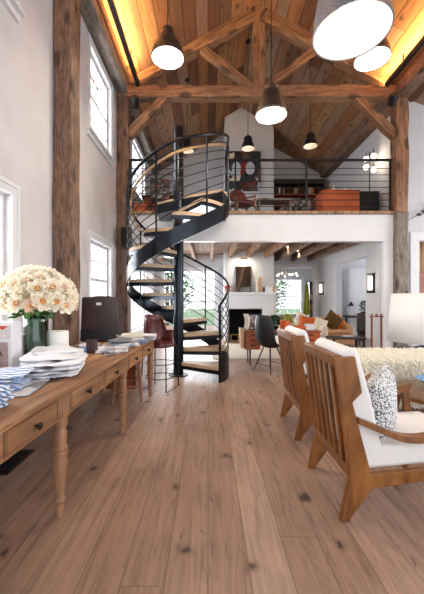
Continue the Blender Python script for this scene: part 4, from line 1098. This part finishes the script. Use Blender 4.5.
# through the wide opening
t = thing('armchair', 'dark plum armchair in the side room', 'chair', (4.0, 8.0, 0), R(0))
MB().box(0, .6, 0, .6, .1, .42).build('seat', 'bag', t, bevel=.04); MB().box(0, .6, .5, .65, .3, .85).build('backrest', 'bag', t, bevel=.05); MB().box(0, .1, 0, .6, .3, .62).build('arm', 'bag', t, bevel=.03); MB().box(.5, .6, 0, .6, .3, .62).build('arm', 'bag', t, bevel=.03)
for x in (.05, .55):
    for y in (.05, .55): MB().lathe([(.02, 0), (.02, .1)], 8, Matrix.Translation((x, y, 0))).build('leg', 'darkwood', t)
t = thing('desk', 'dark writing table in the side room with a black lamp', 'desk', (3.85, 8.95, 0))
MB().box(0, 1.0, 0, .5, .7, .74).build('desktop', 'darkwood', t, bevel=.004)
for x in (.04, .96):
    for y in (.04, .46): MB().box(x-.02, x+.02, y-.02, y+.02, 0, .7).build('leg', 'darkwood', t)
t = thing('desk_lamp', 'black desk lamp with bent arm in the side room', 'lamp', (3.95, 9.1, .741))
MB().lathe([(.07, 0), (.07, .015)], 20).build('base', 'steel_m', t); MB().tube([(0, 0, .01), (-.06, 0, .22), (.1, 0, .36)], .007, 6).build('arm', 'steel_m', t, smooth=True)
MB().lathe([(.08, 0), (.03, .09), (.02, .12)], 20, Matrix.Translation((.12, 0, .28))).build('lamp_shade', 'steel_m', t, smooth=True)
bush('potted_plant', 'dark plant on the writing table in side room', (4.5, 9.2, .741), .16, .3, 'leaf_d', 120, pot=.12)
# copper stand by pier
t = thing('copper_stand', 'slim copper-brown rack standing against the white pier', 'rack', (3.16, 6.0, 0))
for x in (-.09, .09): MB().tube([(x, 0, 0), (x, 0, .95)], .02, 8).build('upright', 'copper', t)
for z in (.12, .9): MB().tube([(-.14, 0, z), (.14, 0, z)], .01, 8).build('crossbar', 'copper', t)
MB().sphere((.0, 0, .93), .025, 10, 6).build('finial', 'copper', t, smooth=True)
# far room: chandelier, bookcase, hanging cloth
t = thing('chandelier', 'brass branching chandelier in the far room through the doorway', 'chandelier', (2.85, 11.5, 2.08))
MB().tube([(0, 0, 0), (0, 0, .56)], .01, 8).build('rod', 'brass', t)
for k in range(8):
    a = k*PI/4; e = (.35*math.cos(a), .35*math.sin(a), -.02+.06*(k % 2))
    MB().tube([(0, 0, .05), (.18*math.cos(a), .18*math.sin(a), .06), e], .007, 6).build('arm', 'brass', t, smooth=True)
    MB().sphere(e, .035, 10, 6).build('bulb', 'bulb_s', t, smooth=True)
t = thing('bookcase', 'tall dark bookcase in the far room seen through the doorway', 'bookcase', (4.0, 12.6, 0))
mb = MB(); mb.box(0, .7, .28, .3, 0, 1.9); mb.box(0, .03, 0, .3, 0, 1.9); mb.box(.67, .7, 0, .3, 0, 1.9); mb.box(0, .7, 0, .3, 1.87, 1.9); mb.box(0, .7, 0, .3, 0, .06)
mb.build('body', 'darkwood', t)
for k in range(4): MB().box(.03, .67, .02, .28, .42+k*.37, .44+k*.37).build('shelf', 'deskwood', t)
for k in range(3):
    for i in range(8):
        b = MB().box(0, .05, 0, .16, 0, random.uniform(.16, .24)).build('book', random.choice([M['tan_f'], M['brown_f'], M['paper'], M['rust']]))
        b.location = (4.06+i*.062, 12.64, .441+.37*(k+1)); tag(b, 'book on the %s shelf of the far room bookcase' % ('lower', 'middle', 'upper')[k], 'book', 'books in the far room, %s shelf' % ('lower', 'middle', 'upper')[k])
t = thing('coat_stand', 'coat stand hung with a long yellow-green cloth before the bookcase', 'coat stand', (3.58, 11.6, 0))
MB().tube([(0, 0, 0), (0, 0, 1.85)], .015, 8).build('pole', 'darkwood', t); MB().lathe([(.18, 0), (.18, .02), (.02, .05)], 20).build('base', 'darkwood', t)
mb = MB(); vs = []; fs = []
for j in range(8):
    for k in range(7): vs.append(((k/6-.5)*(.1+.16*j/7), .03+.03*math.sin(k*2.2), 1.75-1.1*j/7))
for j in range(7):
    for k in range(6): fs.append((j*7+k, j*7+k+1, j*7+k+8, j*7+k+7))
cl = mb.add(vs, fs).build('hanging_cloth', 'green_cloth', smooth=True, solid=.01); cl.location = (3.58, 11.55, 0); tag(cl, 'long yellow-green cloth hanging from the far room coat stand', 'cloth')

# ------------------------------------------------------------------ loft furniture
t = thing('wall_canvas', 'dark collage canvas with pale face shapes on the chimney breast', 'painting', (1.02, 9.3, 4.9))
MB().box(-.5, .51, -.04, 0, -.55, .6).build('canvas', 'art', t, bevel=.004)
M['art_pale'] = plain('pale_paint', 'b9c2c8', .6, var=.25, scale=9); M['art_red'] = plain('red_paint', '7c2a24', .6, var=.3, scale=9)
for x in (-.2, .2):
    MB().lathe([(.13, 0), (.13, .004)], 24, Matrix.Translation((x, -.041, .1)) @ Matrix.Scale(1.5, 4, (0, 0, 1)) @ Matrix.Rotation(R(90), 4, 'X')).build('painted_oval', 'art_pale', t)
# loft armchair (open wooden arms)
t = thing('loft_armchair', 'carved wooden armchair with curved legs in front of canvas', 'chair', (.72, 6.75, LZ), R(20))
t.scale = (.82, .82, .82)
MB().box(-.26, .26, -.24, .24, .36, .46).build('seat', 'leather_m', t, bevel=.03, seg=3)
MB().lathe([(.22, -.03), (.25, 0), (.22, .03)], 28, Matrix.Translation((0, .24, .66)) @ Matrix.Rotation(R(80), 4, 'X') @ Matrix.Scale(.85, 4, (0, 1, 0))).build('backrest', 'leather_m', t, smooth=True)
for sx in (-1, 1):
    for sy in (-1, 1): MB().tube([(sx*.22, sy*.2, .38), (sx*.27, sy*.26, .24), (sx*.22, sy*.22, .1), (sx*.26, sy*.26, 0)], .022, 8, radii=[.032, .026, .018, .022]).build('leg', 'teak', t, smooth=True)
    MB().tube([(sx*.24, .22, .66), (sx*.29, .02, .64), (sx*.28, -.18, .62), (sx*.25, -.2, .42)], .02, 8).build('armrest', 'teak', t, smooth=True)
t = thing('loft_bench', 'weathered wooden bench table behind the loft railing', 'table', (1.05, 6.75, LZ))
MB().box(0, .75, 0, .35, .42, .47).build('table_top', 'timber_grey', t, bevel=.008)
for x in (.04, .7):
    for y in (.04, .3): MB().tube([(x, y, 0), (x, y, .43)], .022, 8).build('leg', 'timber_grey', t)
MB().box(.05, .7, .15, .2, .1, .13).build('stretcher', 'timber_grey', t)
t = thing('loft_bookcase', 'wide low dark bookcase against the loft gable wall', 'bookcase', (2.0, 9.85, LZ))
mb = MB(); mb.box(0, 1.6, .4, .42, 0, 2.02); mb.box(0, 1.6, 0, .42, 1.88, 2.02); mb.box(0, .05, 0, .42, 0, 1.88); mb.box(1.55, 1.6, 0, .42, 0, 1.88); mb.box(.78, .82, 0, .42, 0, 1.88); mb.box(0, 1.6, 0, .42, 0, .08)
mb.build('body', 'darkwood', t)
for k in range(4): MB().box(.05, 1.55,   .02, .4, .52+.34*k, .55+.34*k).build('shelf', 'rust', t)
for k in range(4):
    for i in range(22):
        if random.random() < .18: continue
        h = random.uniform(.17, .24)
        b = MB().box(0, .045, 0, .18, 0, h).build('book', random.choice(['rust', 'tan_f', 'leather_m', 'paper', 'ltan', 'brown_f']))
        b.location = (2.06+i*.067+(.05 if i > 10 else 0), 9.9, LZ+.551+.34*k)
        lv = ('lowest', 'second', 'third', 'top')[k]; tag(b, 'book on the %s shelf of the loft bookcase' % lv, 'book', 'books on the %s loft shelf' % lv)
t = thing('loft_sofa', 'dark patterned sofa in front of the loft bookcase', 'sofa', (1.72, 7.2, LZ))
M['patt'] = collage('dark_pattern', ['2a1d1c', '6b3a30', '8c8580', '1d1c22', '54504e'], 16)
MB().box(0, .95, 0, .6, .1, .4).build('base', 'patt', t, bevel=.04); MB().box(0, .95, 0, .14, .3, .62).build('backrest', 'patt', t, bevel=.05, seg=3)
for x in (0, .83): MB().box(x, x+.12, 0, .6, .3, .52).build('arm', 'patt', t, bevel=.04)
for x in (.06, .89):
    for y in (.06, .54): MB().lathe([(.02, 0), (.02, .1)], 8, Matrix.Translation((x, y, 0))).build('leg', 'darkwood', t)
t = thing('orange_chest', 'bright orange-red wooden chest behind the loft railing', 'chest', (2.42, 6.75, LZ))
MB().box(0, .78, 0, .45, .04, .62).build('body', 'rust', t, bevel=.006); MB().box(-.01, .79, -.01, .46, .62, .645).build('lid', 'rust', t, bevel=.006)
for k in range(3): d = MB().box(.02, .76, -.012, 0, .07+k*.185, .24+k*.185).build('drawer', 'rust', t, bevel=.004); MB().box(.34, .44, -.02, -.012, .15+k*.185, .17+k*.185).build('handle', 'brass', d)
mb = MB()
for x in (.04, .7):
    for y in (.04, .38): mb.box(x, x+.04, y, y+.04, 0, .04)
mb.build('feet', 'darkwood', t)
for x, h, r, mt, lb, kind in ((2.62, .2, .035, 'copper', 'copper bottle on the orange chest', 'bottle'), (2.72, .16, .04, 'cream_f', 'cream jar on the orange chest', 'jar'), (2.98, .09, .06, 'wax', 'white conical bowl on the orange chest', 'bowl')):
    t = thing(kind, lb, kind, (x, 6.95, LZ+.646)); MB().lathe([(r, 0), (r, h*.6), (r*.4, h*.8), (r*.4, h)], 16).build('vessel', mt, t, smooth=True)
t = thing('loft_cabinet', 'low black cabinet right of the orange chest', 'cabinet', (3.22, 6.8, LZ))
MB().box(0, .42, 0, .5, .03, .6).build('body', 'darkwood', t, bevel=.008); MB().box(-.01, .43, -.01, .51, .6, .63).build('cabinet_top', 'darkwood', t, bevel=.008); MB().box(.02, .4, -.012, 0, .06, .58).build('door', 'leather_k', t, bevel=.004)
MB().box(.02, .4, .02, .48, 0, .03).build('plinth', 'steel_m', t)
t = thing('globe_lamp', 'black lamp with four glowing white globes in the loft corner', 'lamp', (3.56, 7.05, LZ+.631))
MB().lathe([(.06, 0), (.06, .02), (.015, .04)], 20).build('base', 'steel_m', t); MB().tube([(0, 0, .02), (0, 0, .95)], .012, 8).build('pole', 'steel_m', t)
for dx, dz in ((-.09, .78), (.08, .85), (-.09, .6), (.08, .55)):
    MB().tube([(0, 0, dz-.03), (dx*1.0, -.02, dz)], .008, 6).build('arm', 'steel_m', t); MB().sphere((dx, -.02, dz), .062, 16, 10).build('globe', 'globe', t, smooth=True)
    MB().tube([(dx, -.02, dz+.06), (dx*.8, -.02, dz+.16)], .012, 6, radii=[.014, .006]).build('finial', 'steel_m', t)
l = bpy.data.lights.new('globe_glow', 'POINT'); l.energy = 6; l.color = (1, .75, .5); l.shadow_soft_size = .08
lo = bpy.data.objects.new('globe_glow', l); C.objects.link(lo); lo.parent = t; lo.location = (0, -.12, .7)
# left loft group
t = thing('loft_desk', 'dark desk with a screen on the left of the loft', 'desk', (-1.45, 6.95, LZ))
MB().box(0, .85, 0, .5, .55, .6).build('desktop', 'darkwood', t, bevel=.006); MB().box(.05, .3, .02, .48, .03, .55).build('pedestal', 'deskwood', t); MB().box(.78, .84, .02, .48, 0, .55).build('side_panel', 'darkwood', t)
MB().box(.06, .29, .03, .47, 0, .03).build('plinth', 'steel_m', t)
t = thing('wicker_chair', 'dark woven chair pulled up to the loft desk', 'chair', (-.98, 6.5, LZ), R(10))
MB().box(-.19, .19, -.18, .18, .32, .38).build('seat', 'patt', t, bevel=.02); MB().box(-.19, .19, -.2, -.16, .3, .72).build('backrest', 'patt', t, bevel=.02)
for sx in (-1, 1):
    for sy in (-1, 1): MB().tube([(sx*.16, sy*.15, .33), (sx*.19, sy*.18, 0)], .014, 8).build('leg', 'darkwood', t)
for x, y, s_, lb in ((-1.34, 6.4, .24, 'red-orange storage box at the left end of the loft'), (-.62, 6.75, .26, 'red-orange storage box right of the woven loft chair')):
    b = MB().box(-s_/2, s_/2, -s_/2, s_/2, 0, s_*.9).build('storage_box', 'rust', bevel=.006); b.location = (x, y, LZ); tag(b, lb, 'box')
t = thing('loft_lamp', 'small white lamp on the left loft desk', 'lamp', (-1.2, 7.1, LZ+.601))
MB().lathe([(.05, 0), (.02, .03), (.015, .15)], 16).build('lamp_base', 'brass', t, smooth=True); MB().lathe([(.09, .13), (.06, .27)], 20, cap=False).build('lamp_shade', 'cream_f', t, smooth=True, solid=.004)

# ------------------------------------------------------------------ outside
gr = MB().box(-30, 30, 14.6, 45, -.4, -.3).build('ground_outside', 'leaf'); struct(gr)
for i, (x, y, s_, lb) in enumerate(((-2.2, 17, 1.5, 'leafy green tree outside the window behind the stair'), (3.2, 18.5, 1.6, 'leafy green tree outside the far room window'), (8, 19, 1.6, 'leafy green tree outside, right of the far room window'))):
    t = thing('tree', lb, 'tree', (x, y, -.3))
    MB().tube([(0, 0, 0), (.05, 0, 1.2), (0, .1, 2.4)], .1, 8, radii=[.14, .1, .06]).build('trunk', 'timber', t, smooth=True)
    mb = MB(); rn = random.Random(i)
    for k in range(1500):
        d = Vector((rn.gauss(0, 1), rn.gauss(0, 1), rn.gauss(0, 1))).normalized()*rn.uniform(.5, 1)*s_
        Mx = Matrix.Translation((d.x, d.y, 2.1+d.z)) @ Matrix.Rotation(rn.uniform(0, 6), 4, 'Z') @ Matrix.Rotation(rn.uniform(-1.3, 1.3), 4, 'X')
        mb.add([(-.1, 0, 0), (0, .06, 0), (.1, 0, 0), (0, -.06, 0)], [(0, 1, 2, 3)], Mx)
    mb.build('foliage', 'leaf', t)

# ------------------------------------------------------------------ light
w = bpy.data.worlds.new('sky'); sc.world = w; w.use_nodes = True
bg = w.node_tree.nodes['Background']; bg.inputs[0].default_value = (.93, .96, 1, 1); bg.inputs[1].default_value = 1.9
def area(x, y, z, rot, sx, sy, e, col=(.93, .96, 1)):
    l = bpy.data.lights.new('daylight', 'AREA'); l.shape = 'RECTANGLE'; l.size = sx; l.size_y = sy; l.energy = e; l.color = col
    o = bpy.data.objects.new('daylight', l); C.objects.link(o); o.location = (x, y, z); o.rotation_euler = rot; return o
for (y0, y1, z0, z1) in HL:   # daylight just outside each left window, shining in (+x)
    area(XL-.45, (y0+y1)/2, (z0+z1)/2, (0, R(-90), 0), (z1-z0), (y1-y0), 38*(z1-z0)*(y1-y0))
area(-.6, YB+.6, 1.2, (R(-90), 0, 0), 1.7, 2.0, 110)
area(3.6, 14.9, 1.3, (R(-90), 0, 0), 1.3, 1.6, 120)
area(5.7, 10.6, 1.2, (R(-90), 0, 0), .8, 1.8, 50)
area(9.4, 8.5, 1.35, (0, R(90), 0), 1.7, 2.2, 200)
area(7.2, 1.0, 1.9, (0, R(90), 0), 2.7, 2.2, 120)
area(7.2, 4.0, 1.9, (0, R(90), 0), 2.7, 2.8, 140)

# ------------------------------------------------------------------ camera
cam = bpy.data.cameras.new('camera'); co = bpy.data.objects.new('camera', cam); C.objects.link(co)
co.location = (0, 0, 1.25); co.rotation_euler = (R(90), 0, 0)
cam.sensor_width = 36; cam.lens = 320/594*36; cam.shift_x = 4/594; cam.shift_y = 1/594; cam.clip_start = .05
sc.camera = co
sc.view_settings.view_transform = 'Standard'; sc.view_settings.look = 'None'; sc.view_settings.gamma = 1; sc.view_settings.exposure = .05
sc.view_settings.use_curve_mapping = False
sc.cycles.use_denoising = True; sc.cycles.max_bounces = 8; sc.cycles.diffuse_bounces = 5; sc.cycles.transparent_max_bounces = 12
sc.cycles.sample_clamp_indirect = 6
